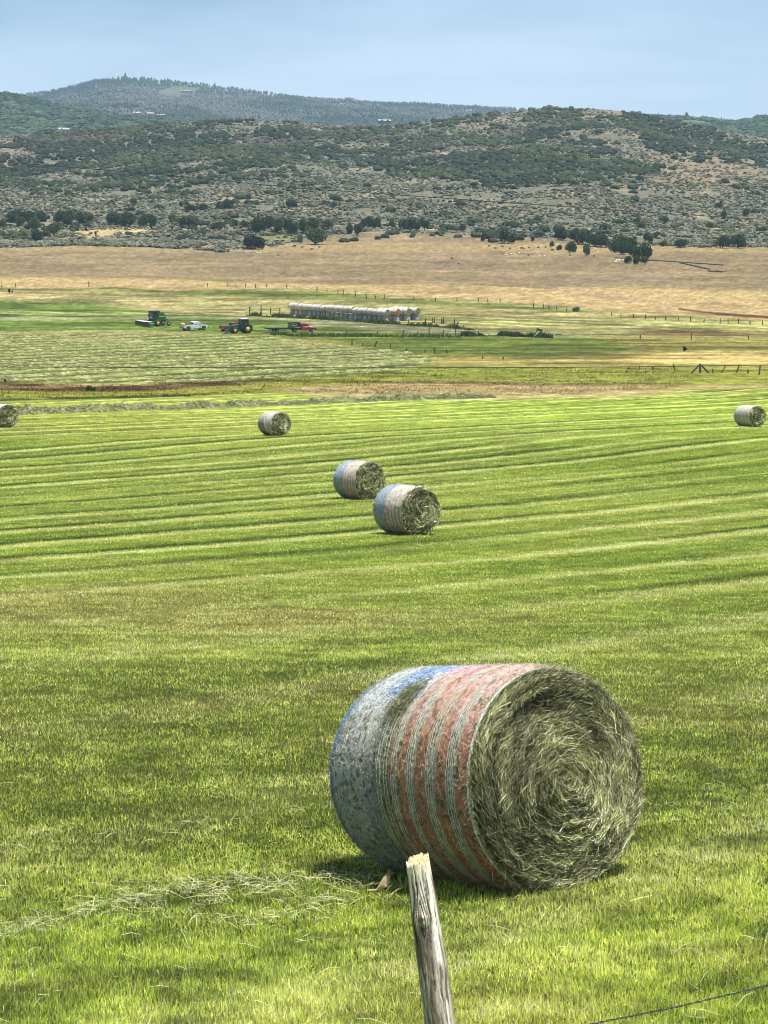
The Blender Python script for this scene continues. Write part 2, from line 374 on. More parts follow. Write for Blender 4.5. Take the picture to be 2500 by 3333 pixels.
scene.cycles.pixel_filter_type = 'BLACKMAN_HARRIS'; scene.cycles.filter_width = 1.05

# ------------------------------------------------------------------ ground sheet
def grid_mesh(name, X, Y, Z, cols, mat, smooth=True):
    r, c = X.shape; V = np.stack([X.ravel(), Y.ravel(), Z.ravel()], 1)
    i = np.arange(r*c).reshape(r, c)
    Fc = np.stack([i[:-1, :-1].ravel(), i[:-1, 1:].ravel(), i[1:, 1:].ravel(), i[1:, :-1].ravel()], 1)
    return mesh_np(name, V, Fc, mat, cols, smooth)
M_ground = mat_vcol('field_ground', .95, .55, .22, .035, 2.6, spec=.05)
us = np.concatenate([np.arange(-9000, -1500, 500), np.arange(-1500, -300, 60), np.arange(-300, 2800, 7.5), np.arange(2800, 4000, 60), np.arange(4000, 11600, 500)])
yb = [-14, -8, -4, -1, 1, 2.5, 4, 5.5, 7, 8]
y = 8.6
def vrow_c(y): return float(proj(0, y, float(pch(y, TY, TZ)))[1]) if y < 850 else float(hill_row(1250., min(y, DR)))
while y < 2350:
    yb.append(y)
    s = abs(vrow_c(y+.5)-vrow_c(y))*2
    y += min(max((1.6 if 225 < y < 520 else 2.2 if 70 < y < 225 else 3.0)/max(s, .02), .05), 6.0) if y < DR+10 else 40
yb = np.array(yb)
T_ = (us-W0/2)/F
Xg = T_[None, :]*(yb[:, None]+1.5+20*np.exp(-(yb[:, None]+14)/12))
Yg = np.repeat(yb[:, None], len(us), 1)
Zg = terrain(Xg, Yg)
Cg = field_color(Xg, Yg, Zg)
NR, NC = Xg.shape
# ground darkened under the blades: shade of the gaps painted into its colour
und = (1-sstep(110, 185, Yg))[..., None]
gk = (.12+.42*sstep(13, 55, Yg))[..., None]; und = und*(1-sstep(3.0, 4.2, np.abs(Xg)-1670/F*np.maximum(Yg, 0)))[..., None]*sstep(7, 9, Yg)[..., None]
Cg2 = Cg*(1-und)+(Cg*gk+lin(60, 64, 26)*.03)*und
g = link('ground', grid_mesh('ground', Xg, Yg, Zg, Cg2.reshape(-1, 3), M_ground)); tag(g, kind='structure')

# ------------------------------------------------------------------ blades of grass
def blades(name, X, Y, Z, Hh, Ww, cols, mat, lean=.35, tipf=1.15, flat=None):
    n = len(X); a = rng.random(n)*2*PI
    wd = np.stack([np.cos(a), np.sin(a)], 1)*(Ww/2)[:, None]
    la = rng.random(n)*2*PI; ln = np.abs(rng.normal(0, lean, n))
    tip = np.stack([X+np.cos(la)*ln*Hh, Y+np.sin(la)*ln*Hh, Z+Hh*np.sqrt(np.maximum(.15, 1-np.minimum(ln, .9)**2))], 1)
    V = np.empty((n, 3, 3)); V[:, 0, 0] = X-wd[:, 0]; V[:, 0, 1] = Y-wd[:, 1]; V[:, 0, 2] = Z-.01
    V[:, 1, 0] = X+wd[:, 0]; V[:, 1, 1] = Y+wd[:, 1]; V[:, 1, 2] = Z-.01; V[:, 2] = tip
    C = np.repeat(cols[:, None, :], 3, 1); C[:, :2] *= .72; C[:, 2] *= tipf  # blade feet darkened and tips lightened: shading painted as a gradient
    return mesh_np(name, V.reshape(-1, 3), np.arange(n*3).reshape(n, 3), mat, np.clip(C, 0, .95).reshape(-1, 3))
M_blade = mat_vcol('grass_blade', .55, 1.2, .12, trans=.45, spec=.35)
VY = np.geomspace(8.5, 850, 4000); VV = proj(0*VY, VY, pch(VY, TY, TZ))[1]
def scatter(n, v0, v1, u0=-420, u1=2920):
    v = rng.uniform(v0, v1, n); yy = np.interp(v, VV[::-1], VY[::-1]); yy = yy*(1+rng.normal(0, .004, n))
    uu = rng.uniform(u0, u1, n); xx = (uu-W0/2)/F*yy*1.0
    return xx, yy
def jitter_col(c, n, hue=.25, val=.28):
    k = 1+rng.normal(0, val, (n, 1)); c = c*np.clip(k, .35, 1.9)
    t = np.clip(rng.normal(0, hue, n), -.6, .6)
    c = c*np.stack([1+t*.55, 1+t*.12, 1-t*.3], 1)
    return c
px = 1/2190.
xs1, ys1 = scatter(520000, 2100, 3430); xs2, ys2 = scatter(480000, 1560, 2150); xs3, ys3 = scatter(170000, 1325, 1570)
ym = rng.uniform(9, 30, 360000)**1.0; ym = 9+(ym-9)**1.25*21/21**1.25; hw_ = 1670/F*ym; xm = rng.choice([-1, 1], len(ym))*(hw_-.1+rng.uniform(0, 3.6, len(ym)))
xs2 = np.concatenate([xs2, xm]); ys2 = np.concatenate([ys2, ym])
X = np.concatenate([xs1, xs2, xs3]); Y = np.concatenate([ys1, ys2, ys3]); Z = terrain(X, Y); C = field_color(X, Y, Z); n = len(X)
tuft = fbm(X*9, Y*9, 90, 3)
Hh = (.022+.04*rng.random(n))*(.40+.95*tuft)*(1+.2*(Y < 16))*(1+.4*sstep(60, 120, Y)); Ww = np.maximum(.0068, Y*px*.8)*(.55+.9*rng.random(n))
Cb = jitter_col(C*(3.05+.1*sstep(20, 60, Y))[:, None]*np.array([1.03, .98, 1.02]), n, .24, np.interp(Y, [20, 90, 150], [.62, .3, .18])[:, None])*multi(X*.7, Y, (.6, .3, .15, .08), 340, .95)[:, None]
dry = rng.random(n) < .14; Cb[dry] = (lin(226, 220, 160)*ALB)*rng.uniform(.6, 1.35, (dry.sum(), 1))
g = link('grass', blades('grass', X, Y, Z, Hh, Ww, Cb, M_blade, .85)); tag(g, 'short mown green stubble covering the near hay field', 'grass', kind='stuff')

# taller growth of the ditch banks and the wet meadow behind the field
X, Y = scatter(230000, 1085, 1305, -500, 3000); Z = terrain(X, Y); u, v = proj(X, Y, Z)
hm = zone(u, v, HAYUP, HAYLO, 3)
bank = zone(u, v, [(-1100, 1238), (0, 1240), (300, 1254), (700, 1240), (1000, 1214), (1400, 1198), (2200, 1196), (2300, 1230)], [(-1100, 1300), (0, 1302), (500, 1294), (900, 1276), (1300, 1290), (1900, 1285), (2200, 1262), (2300, 1235)], 3)
wet = zone(u, v, [(900, 1096), (1200, 1112), (1850, 1085), (2300, 1080), (3600, 1080)], [(900, 1100), (1300, 1150), (1430, 1190), (2000, 1196), (3600, 1200)], 4)*(1-hm)
k = rng.random(len(X)) < np.clip(bank*.95+wet*.35*sstep(.35, .6, fbm(X/9, Y/9, 93, 3)), 0, 1)
X, Y, Z, bank = X[k], Y[k], Z[k], bank[k]; n = len(X); C = field_color(X, Y, Z)
dk = sstep(5, -2, np.abs(proj(X, Y, Z)[1]-np.interp(proj(X, Y, Z)[0], [-500, 0, 60, 200, 600, 850, 900, 3000], [1306, 1304, 1300, 1298, 1290, 1272, 1200, 1200]))-1)*sstep(.45, .6, fbm(X/5, Y/5, 94, 3))
C = mixc(C, lin(58, 74, 28)*ALB, np.clip(dk*1.0, 0, 1))
Hh = (.06+.30*rng.random(n)*sstep(.35, .7, fbm(X/3, Y/3, 95, 4)))*np.where(bank > .5, .9, .55); Ww = Y*px*.9*(.5+.9*rng.random(n))
g = link('ditch_grass', blades('ditch_grass', X, Y, Z, Hh, Ww, jitter_col(C*1.3, n, .2, .4), M_blade, .8)); tag(g, 'tall rusty and yellow green growth along the ditch behind the mown field', 'tall grass', kind='stuff')

# loose hay left lying on the field
def straws(X, Y, Z, Ln, Wd, cols, name, mat, up=.25, dirn=None, spread=PI):
    n = len(X); a = (rng.random(n)*2*PI if dirn is None else dirn+rng.normal(0, spread, n))
    dx = np.cos(a)*Ln/2; dy = np.sin(a)*Ln/2; dz = rng.normal(0, up, n)*Ln/2
    P0 = np.stack([X-dx, Y-dy, Z-np.abs(dz)*.3], 1); P1 = np.stack([X+dx, Y+dy, Z+np.abs(dz)], 1)
    Pm = (P0+P1)/2; Pm[:, 2] += Ln*.10*rng.random(n); sd = np.stack([-np.sin(a), np.cos(a), rng.normal(0, .7, n)], 1); sd /= np.linalg.norm(sd, axis=1)[:, None]
    w = (Wd/2)[:, None]*sd
    V = np.stack([P0-w*.6, P0+w*.6, Pm+w, Pm-w, P1+w*.5, P1-w*.5], 1).reshape(-1, 3)
    b = np.arange(n)[:, None]*6
    Fc = np.concatenate([b+np.array([[0, 1, 2, 3]]), b+np.array([[3, 2, 4, 5]])])
    return mesh_np(name, V, Fc, mat, np.repeat(cols, 6, 0))
M_hay = mat_vcol('loose_hay', .6, 4, .15, trans=.2, spec=.3)
X, Y = scatter(150000, 2500, 3400); Z = terrain(X, Y); u, v = proj(X, Y, Z)
def lineband(pts, hw): 
    vv = np.interp(u, [p[0] for p in pts], [p[1] for p in pts]); return np.exp(-((v-vv)/hw)**2)
dens = .9*lineband([(-300, 3110), (0, 3060), (600, 2900), (1150, 2875), (1400, 2890)], 26)*sstep(1420, 1200, u)*(.3+fbm(u/60, v/18, 100, 3))+.75*np.exp(-(((u-820)/330)**2+((v-2955)/75)**2))*sstep(.4, .6, fbm(u/90, v/30, 101, 3)) \
    + .35*lineband([(-300, 2810), (0, 2775), (1000, 2650), (1100, 2640)], 12)*(fbm(u/50, v/20, 102, 3)) + .3*np.exp(-(((u-2250)/90)**2+((v-3120)/16)**2))+.012
k = rng.random(len(X)) < dens*.38
X, Y, Z = X[k], Y[k], Z[k]; n = len(X)
Cs = np.where(rng.random((n, 1)) < .6, lin(224, 222, 168), lin(170, 182, 112))*ALB*rng.uniform(.7, 1.3, (n, 1))
g = link('loose_hay', straws(X, Y, Z+.03+.03*rng.random(n), rng.uniform(.04, .2, n), rng.uniform(.003, .0045, n), np.clip(Cs, 0, .9), 'loose_hay', M_hay, .3, -.35 if False else None)); tag(g, 'pale loose strands of cut hay scattered over the stubble near the large bale', 'loose hay', kind='stuff')

# cut hay lying in swaths on the far meadow
X, Y = scatter(150000, 1086, 1242, -500, 1600); Z = terrain(X, Y); u, v = proj(X, Y, Z); q = swathrow(X, Y); sw = .5+.5*np.cos(2*PI*q/8.4)
k = (zone(u, v, HAYUP, HAYLO, 3) > .5) & (rng.random(len(X)) < .02+.98*sw**3*sstep(.25, .42, fbm((X*.66+Y*.75)/20, q/5, 79, 3))); X, Y, Z = X[k], Y[k], Z[k]; n = len(X)
Cs = lin(212, 212, 146)*ALB*.84*rng.uniform(.65, 1.25, (n, 1))*multi(X, Y, (4, 2, 1), 350, .35)[:, None]
g = link('cut_hay', straws(X, Y, Z+.02, rng.uniform(.3, 1.1, n), rng.uniform(.06, .14, n), np.clip(Cs, 0.01, .9), 'cut_hay', M_hay, .04)); tag(g, 'pale cut hay lying in wavering swaths on the meadow before the parked machines', 'cut hay', kind='stuff')

# the raked row of hay still lying on the field
pu = np.array([30, 400, 800, 1200, 1500, 1600.]); pv = np.array([1350, 1337, 1322, 1305, 1297, 1294.])
G = [ground_at(a, b) for a, b in zip(pu, pv)]
px_, py_ = np.array([q[0] for q in G]), np.array([q[1] for q in G])
tt = np.linspace(0, 1, 900); cx = np.interp(tt*5, range(6), px_); cy = np.interp(tt*5, range(6), py_)
dx = np.gradient(cx); dy = np.gradient(cy); L = np.hypot(dx, dy); nx, ny = -dy/L, dx/L
sc_ = np.linspace(-1, 1, 17); sdist = np.cumsum(L)
lump = (.35+.75*sstep(.3, .75, fbm(sdist/.55, 0*sdist, 110, 3)))*(1.15-.5*tt); wv_ = 1.0*(.8+.5*fbm(sdist/3, 0*sdist, 111, 2))
Xr = cx[:, None]+nx[:, None]*sc_[None]*wv_[:, None]+.5*(fbm(sdist/4, 0*sdist, 112, 2)-.5)[:, None]; Yr = cy[:, None]+ny[:, None]*sc_[None]*wv_[:, None]
Zr = terrain(Xr, Yr)-.03+(np.cos(sc_*PI/2)**.8)[None]*lump[:, None]*.52*(.55+.9*fbm(Xr*1.6, Yr*1.6, 113, 3))
c0 = lin(172, 176, 118)*ALB; cc = np.ones(Xr.shape+(3,))*c0*(.3+1.4*fbm(Xr*2, Yr*2, 114, 3))[..., None]
wr = link('hay_windrow', grid_mesh('hay_windrow', Xr, Yr, Zr, cc.reshape(-1, 3), M_hay, False)); tag(wr, 'long lumpy grey green row of raked hay lying across the mown field', 'hay row')
n = 16000; ii = rng.integers(0, 900, n); jj = rng.integers(0, 17, n)
Cs = np.where(rng.random((n, 1)) < .6, lin(190, 196, 140), lin(120, 132, 84))*ALB*rng.uniform(.6, 1.2, (n, 1))
st = link('strands', straws(Xr[ii, jj], Yr[ii, jj], Zr[ii, jj]+.03, rng.uniform(.15, .5, n), np.full(n, .05), np.clip(Cs, 0, .9), 'strands', M_hay, .6), wr)

# ------------------------------------------------------------------ shrubs covering the hill
import bmesh
def blob_template(sub, amp, seed):
    bm = bmesh.new(); bmesh.ops.create_icosphere(bm, subdivisions=sub, radius=1)
    V = np.array([v.co[:] for v in bm.verts]); Fc = np.array([[v.index for v in f.verts] for f in bm.faces]); bm.free()
    r = np.random.default_rng(seed); V = V*(1+amp*(r.random(len(V))-.5)[:, None]*2); V[:, 2] = np.maximum(V[:, 2], -.35)
    return V, Fc
def scatter_blobs(name, X, Y, Z, R, Hh, cols, mat, sub, amp, nt=6, vary=.35):
    Vs = []; Fs = []; Cs = []; off = 0; n = len(X); idx = rng.integers(0, nt, n)
    for t in range(nt):
        V, Fc = blob_template(sub, amp, t+5); m = idx == t; k = m.sum()
        if not k: continue
        a = rng.random(k)*2*PI; ca, sa = np.cos(a)[:, None], np.sin(a)[:, None]
        vx = (V[None, :, 0]*ca-V[None, :, 1]*sa)*R[m][:, None]+X[m][:, None]; vy = (V[None, :, 0]*sa+V[None, :, 1]*ca)*R[m][:, None]+Y[m][:, None]
        vz = V[None, :, 2]*Hh[m][:, None]*.75+Z[m][:, None]+Hh[m][:, None]*.25
        Vs.append(np.stack([vx, vy, vz], -1).reshape(-1, 3)); Fs.append((np.arange(k)[:, None, None]*len(V)+Fc[None]).reshape(-1, 3)+off); off += k*len(V)
        cc = cols[m][:, None, :]*(1+rng.normal(0, vary, (k, len(V), 1))).clip(.3, 1.9); Cs.append(cc.reshape(-1, 3))
    return mesh_np(name, np.concatenate(Vs), np.concatenate(Fs), mat, np.clip(np.concatenate(Cs), 0.003, .9))
M_leaf = mat_vcol('foliage', .8, 2.5, .2, trans=.12, spec=.1)
def hill_scatter(n, v0, v1):
    # even over the slope as seen: distance from row at the middle column
    ys = np.linspace(852, DR+60, 1500); vs = hill_row(1250., ys); vv = rng.uniform(v0, v1, n)
    yy = np.interp(vv, vs[::-1], ys[::-1]); yy = yy+rng.uniform(-6, 6, n); uu = rng.uniform(-420, 2920, n)
    xx = (uu-W0/2)/F*yy*CT; return xx, yy
# sage
X, Y = hill_scatter(80000, 352, 835); extra = rng.uniform(770, 880, 16000); ue = rng.uniform(-420, 1100, 16000)
X = np.concatenate([X, (ue-W0/2)/F*extra]); Y = np.concatenate([Y, extra]); Z = terrain(X, Y); u, v = proj(X, Y, Z)
hb = np.interp(u, [-1100, 0, 250, 480, 640, 720, 900, 1000, 1080, 1250, 1600, 1750, 1950, 2050, 2500, 3600], [806, 806, 800, 806, 812, 822, 800, 780, 764, 754, 766, 778, 772, 798, 810, 810])
open_ = fbm(X/22, Y/22, 120, 4); clear = np.exp(-(((u-330)/150)**2+((v-765)/22)**2))+np.exp(-(((u-880)/160)**2+((v-785)/18)**2))
k = (v < hb+(open_-.5)*14) & (rng.random(len(X)) < np.clip(1.15-1.5*sstep(.55, .75, open_)-1.1*clear, 0.03, 1)*np.where(np.exp(-(((u-2290)/200)**2+((v-560)/50)**2)) > .35, .45, 1))
X, Y, Z, u, v = X[k], Y[k], Z[k], u[k], v[k]; n = len(X)
base = np.where((rng.random(n) < .75)[:, None], lin(128, 127, 108), lin(90, 94, 70))*ALB
base = mixc(base, lin(92, 98, 78)*ALB, sstep(.5, .6, fbm(X/14, Y/14, 121, 3))*.7)
R = rng.uniform(.45, 1.25, n)
g = link('sagebrush', scatter_blobs('sagebrush', X, Y, Z, R, R*rng.uniform(.7, 1.2, n), base*rng.uniform(.7, 1.25, (n, 1)), M_leaf, 1, .35)); tag(g, 'pale grey green sagebrush covering the lower slope of the near hill', 'sagebrush', kind='stuff')
# scrub oak
X, Y = hill_scatter(34000, 340, 800); Z = terrain(X, Y); u, v = proj(X, Y, Z)
rid = pch(u, RU, RV)
low = np.interp(u, [-400, 0, 200, 450, 620, 900, 1150, 1300, 1500, 1700, 1900, 2050, 2200, 2500, 2900], [600, 600, 600, 600, 570, 560, 520, 570, 590, 600, 560, 600, 520, 540, 560])
pat = fbm(X/34, Y/48, 130, 4)
pr = sstep(45, -55, v-low)*sstep(.36, .50, pat)*.95+.14*sstep(.56, .68, pat)
knob = np.exp(-(((u-2290)/200)**2+((v-565)/48)**2)); pr = pr*(1-.75*np.clip(knob*1.5, 0, 1))
k = (rng.random(len(X)) < pr) & (v < 790) & (Y < DR+30)
X, Y, Z, u, v = X[k], Y[k], Z[k], u[k], v[k]; n = len(X)
tone = fbm(X/60, Y/60, 131, 3); base = np.empty((n, 3)); base[:] = lin(50, 62, 40)*ALB
base = mixc(base, lin(70, 80, 48)*ALB, sstep(.5, .65, tone)); base = mixc(base, lin(98, 92, 84)*ALB, sstep(.56, .66, fbm(X/40, Y/40, 132, 3))*sstep(520, 440, v)*.9)
R = rng.uniform(1.1, 2.9, n)
g = link('scrub_oak_thicket', scatter_blobs('scrub_oak_thicket', X, Y, Z, R, R*rng.uniform(.75, 1.15, n), base*rng.uniform(.75, 1.25, (n, 1)), M_leaf, 2, .16, 6, .3)); tag(g, 'dark green scrub oak thickets spread over the upper slope of the near hill', 'scrub oak', kind='stuff')

# ------------------------------------------------------------------ single trees at the foot of the hill
M_bark = mat_plain('bark', tuple(lin(92, 78, 64)*.8), .9, nscale=9, namt=.35)
def crown_mesh(seed, nl=9, nf=2300, flat=.75):
    r = np.random.default_rng(seed); lobes = []
    for i in range(nl):
        a = r.random()*2*PI; rr = .62*math.sqrt(r.random()); lobes.append((rr*math.cos(a), rr*math.sin(a), .30+.45*r.random(), .26+.20*r.random()))
    lobes.append((0, 0, .55, .42)); V = []; C = []
    per = nf//len(lobes)
    for li, (x, y, z, R) in enumerate(lobes):
        d = r.normal(0, 1, (per, 3)); d /= np.linalg.norm(d, axis=1)[:, None]; d[:, 2] *= .8
        rad = R*(.72+.36*r.random(per)); P = np.array([x, y, z])+d*rad[:, None]
        P = P[P[:, 2] > .10]
        m = len(P); s = .045*(.6+.9*r.random(m))
        a = r.normal(0, 1, (m, 3)); a /= np.linalg.norm(a, axis=1)[:, None]; b = np.cross(a, r.normal(0, 1, (m, 3))); b /= np.linalg.norm(b, axis=1)[:, None]
        V.append(np.stack([P+a*s[:, None], P+b*s[:, None], P-a*s[:, None], P-b*s[:, None]], 1).reshape(-1, 3))
        tone = (.85+.3*r.random()); C.append(np.repeat((tone*(.6+.8*r.random((m, 1)))), 4, 0))
    V = np.concatenate(V); C = np.concatenate(C); V[:, :2] *= .62/np.abs(V[:, :2]).max()*.82; zmx = V[:, 2].max(); V[:, 2] /= zmx
    return V, C
crowns = [crown_mesh(200+i) for i in range(6)]
def crown_for(i, col):
    V, C = crowns[i]; k = len(V)//4
    return mesh_np('crown', V, np.arange(k*4).reshape(k, 4), M_leaf, np.clip(C*np.array(col)[None], 0.002, .9))
def trunk_mesh(seed):
    r = random.Random(seed); m = MB()
    for i in range(r.randint(2, 4)):
        a = r.random()*2*PI; m.cyl((.08*math.cos(a), .08*math.sin(a), -.04), (.14*math.cos(a), .14*math.sin(a), .38), .035, .02, 6)
        for j in range(2):
            b = a+r.uniform(-1, 1); m.cyl((.13*math.cos(a), .13*math.sin(a), .34), (.3*math.cos(b), .3*math.sin(b), .62), .018, .008, 5)
    return m.mesh('trunk', M_bark)
trunks = [trunk_mesh(i) for i in range(4)]
CD = lin(66, 86, 50)*ALB; CM = lin(86, 104, 62)*ALB; CP = lin(118, 130, 98)*ALB; CK = lin(42, 56, 38)*ALB
cmesh = {}
def crown_get(i, c):
    if (i, c) not in cmesh: cmesh[(i, c)] = crown_for(i, {'d': CD, 'm': CM, 'p': CP, 'k': CK}[c])
    return cmesh[(i, c)]
# column, foot row, width, height in the photograph, tone
TREES = [(40, 722, 66, 34, 'd'), (92, 722, 70, 38, 'd'), (132, 722, 40, 32, 'd'), (66, 738, 38, 34, 'm'), (113, 746, 54, 38, 'm'), (8, 742, 30, 28, 'm'), (171, 764, 48, 38, 'm'), (122, 790, 42, 44, 'd'),
         (188, 729, 50, 40, 'd'), (226, 730, 58, 46, 'd'), (262, 727, 44, 38, 'd'), (290, 727, 36, 32, 'm'), (374, 736, 56, 44, 'd'), (412, 738, 62, 48, 'd'), (466, 741, 40, 34, 'd'), (494, 740, 44, 40, 'd'),
         (558, 720, 26, 24, 'm'), (594, 741, 40, 34, 'd'), (622, 742, 48, 36, 'd'), (624, 686, 44, 22, 'd'), (656, 687, 40, 24, 'd'), (706, 748, 50, 24, 'd'), (716, 681, 28, 24, 'm'), (740, 680, 40, 30, 'd'),
         (949, 677, 36, 28, 'd'), (1095, 656, 44, 22, 'm'), (1088, 676, 28, 18, 'm'), (434, 666, 24, 22, 'm'), (361, 663, 20, 14, 'm'),
         (768, 742, 28, 28, 'm'), (800, 742, 34, 22, 'd'), (836, 756, 60, 50, 'd'), (874, 750, 48, 44, 'd'), (908, 757, 50, 46, 'd'), (950, 762, 58, 50, 'd'), (985, 760, 40, 44, 'd'), (1018, 750, 60, 38, 'd'),
         (1026, 796, 64, 56, 'm'), (977, 793, 22, 30, 'p'), (1067, 748, 40, 32, 'm'), (1136, 762, 30, 36, 'd'), (1163, 768, 40, 40, 'd'), (1196, 743, 42, 36, 'd'), (1228, 743, 38, 36, 'd'), (1280, 743, 30, 28, 'm'),
         (1316, 750, 44, 36, 'd'), (1352, 752, 50, 42, 'd'), (1384, 749, 36, 34, 'd'), (828, 812, 68, 46, 'k'), (1462, 753, 40, 22, 'm'), (1503, 753, 26, 22, 'd'), (1572, 786, 14, 20, 'k'), (1656, 794, 62, 44, 'd'),
         (1733, 788, 14, 17, 'k'), (1796, 805, 14, 20, 'm'), (1820, 815, 20, 18, 'k'), (1855, 824, 46, 34, 'd'), (1910, 833, 28, 38, 'm'),
         (1830, 782, 52, 40, 'd'), (1866, 788, 56, 42, 'd'), (1902, 796, 58, 44, 'd'), (1936, 803, 58, 44, 'd'), (1970, 806, 54, 42, 'd'), (1998, 823, 50, 38, 'd'), (2028, 828, 52, 40, 'd'), (2056, 836, 56, 42, 'd'), (2090, 848, 62, 52, 'd'), (2020, 808, 54, 42, 'd'), (2052, 818, 54, 42, 'd'),
         (2045, 858, 26, 24, 'd'), (2070, 861, 30, 28, 'd'), (2098, 860, 30, 24, 'm'),
         (2168, 728, 30, 24, 'd'), (2075, 729, 28, 22, 'm'), (2090, 744, 34, 22, 'm'), (2015, 732, 52, 18, 'm'), (2113, 790, 40, 34, 'm'), (2135, 776, 16, 22, 'm'), (2213, 806, 50, 26, 'd'), (2159, 802, 22, 18, 'd'),
         (2348, 808, 60, 40, 'd'), (2404, 808, 56, 44, 'd'), (2357, 711, 32, 24, 'd'), (2336, 681, 36, 22, 'd'), (2427, 704, 26, 24, 'd'), (2483, 757, 38, 20, 'm'), (2305, 744, 38, 20, 'm')]
ordw = ['first', 'second', 'third', 'fourth', 'fifth', 'sixth', 'seventh', 'eighth', 'ninth', 'tenth', 'eleventh', 'twelfth', 'thirteenth', 'fourteenth', 'fifteenth', 'sixteenth', 'seventeenth', 'eighteenth', 'nineteenth', 'twentieth']
def region(u, v):
    if v < 715: return 'up on the sage slope'
    if 1815 <= u <= 2100 and v < 855: return 'in the slanting grove at the right'
    if u < 340: return 'in the far left cluster'
    if u < 750: return 'in the row left of the middle grove'
    if u < 1110: return 'in the middle grove'
    if u < 1520: return 'just right of the middle grove'
    if u < 2110: return 'on pasture beside the slanting grove'
    return 'at the far right hill foot'
order = sorted(range(len(TREES)), key=lambda i: TREES[i][0]); cnt = {}
tone_w = {'d': 'dark green', 'm': 'mid green', 'p': 'pale grey green', 'k': 'almost black green'}
for i in order:
    u0, vb, wpx, hpx, tn = TREES[i]
    gx, gy, gz = ground_at(u0, vb, 300); s = gy/F
    w = wpx*s*1.12; h = hpx*s*1.15
    rg = region(u0, vb); k = (rg, tn); cnt[k] = cnt.get(k, 0)+1; c_ = cnt[k]
    lab = f"{tone_w[tn]} oak, {ordw[c_-1]} such from the left {rg}"
    t = thing('oak_tree', lab, 'tree', (gx, gy, gz-.1), rng.random()*6.28, 'oak trees along the foot of the hill')
    o = link('crown', crown_get(i % 6, tn), t); o.scale = (w/1.0, w/1.0, h*1.0)
    o = link('trunk', trunks[i % 4], t); o.scale = (w*.8, w*.8, h*.9)

# ------------------------------------------------------------------ far mountain, ridges and their woods
def ridge_sheet(name, urow, vrow, dr, d0, vfoot, colf, nseed, amp, uu0=-900, uu1=3400):
    uu = np.arange(uu0, uu1, 14.); dd = np.linspace(d0, dr+600, 110)
    U, D = np.meshgrid(uu, dd); top = pch(U, urow, vrow); t = np.clip((D-d0)/(dr-d0), 0, 1)
    row = vfoot+(top-vfoot)*t**.85
    Z = np.where(D <= dr, zrow(np.minimum(D, dr), row), zrow(dr, top)-(D-dr)*.3)
    Xm = (U-W0/2)/F*D*CT; w = sstep(0, .3, t)*(1-sstep(.85, 1, t)*.75)
    Z = Z+(fbm(Xm/260, D/260, nseed, 5)-.5)*amp*w
    col = colf(U, row, Xm, D); o = link(name, grid_mesh(name, Xm, D, Z, col.reshape(-1, 3), M_far)); tag(o, kind='structure')
    return lambda x, y: None
M_far = mat_vcol('far_slope', .95, .02, .25, 0, spec=.02)
MU = [-900, -300, 0, 90, 150, 271, 347, 414, 527, 648, 784, 934, 1055, 1205, 1356, 1507, 1658, 1800, 2000, 3400]
MV = [345, 335, 320, 314, 306, 282, 265, 259, 268, 283, 299, 319, 331, 340, 349, 357, 360, 366, 392, 430]
def col_mtn(U, R, X, D):
    c = np.empty(U.shape+(3,)); c[:] = lin(80, 92, 76); c = mixc(c, lin(104, 104, 96), sstep(.42, .6, fbm(X/240, D/160, 140, 4))); c = mixc(c, lin(82, 98, 78), sstep(.52, .66, fbm(X/150, D/150, 141, 4)))
    m = np.exp(-(((U-590)/90)**2+((R-290)/10)**2)); c = mixc(c, lin(96, 104, 80), np.clip(m*1.2, 0, .8)); return c*ALB
ridge_sheet('mountain', MU, MV, 5200, 3300, 460, col_mtn, 150, 60)
LU = [-900, -300, 0, 63, 127, 190, 253, 338, 422, 548, 633, 760, 900, 1300, 3400]; LV = [296, 296, 303, 309, 323, 340, 351, 363, 370, 387, 399, 416, 440, 480, 520]
def col_left(U, R, X, D):
    c = np.empty(U.shape+(3,)); c[:] = lin(76, 92, 62); c = mixc(c, lin(104, 112, 82), sstep(.5, .64, fbm(X/60, D/60, 142, 4))); return c*ALB
ridge_sheet('hills', LU, LV, 3050, 1950, 520, col_left, 151, 30)
QU = [-900, 1500, 1900, 2040, 2102, 2151, 2211, 2271, 2316, 2362, 2392, 2422, 2467, 2500, 2700, 3400]; QV = [500, 420, 392, 380, 379, 382, 383, 386, 390, 395, 396, 390, 382, 378, 360, 340]
ridge_sheet('hills', QU, QV, 3000, 1950, 520, col_left, 152, 24)

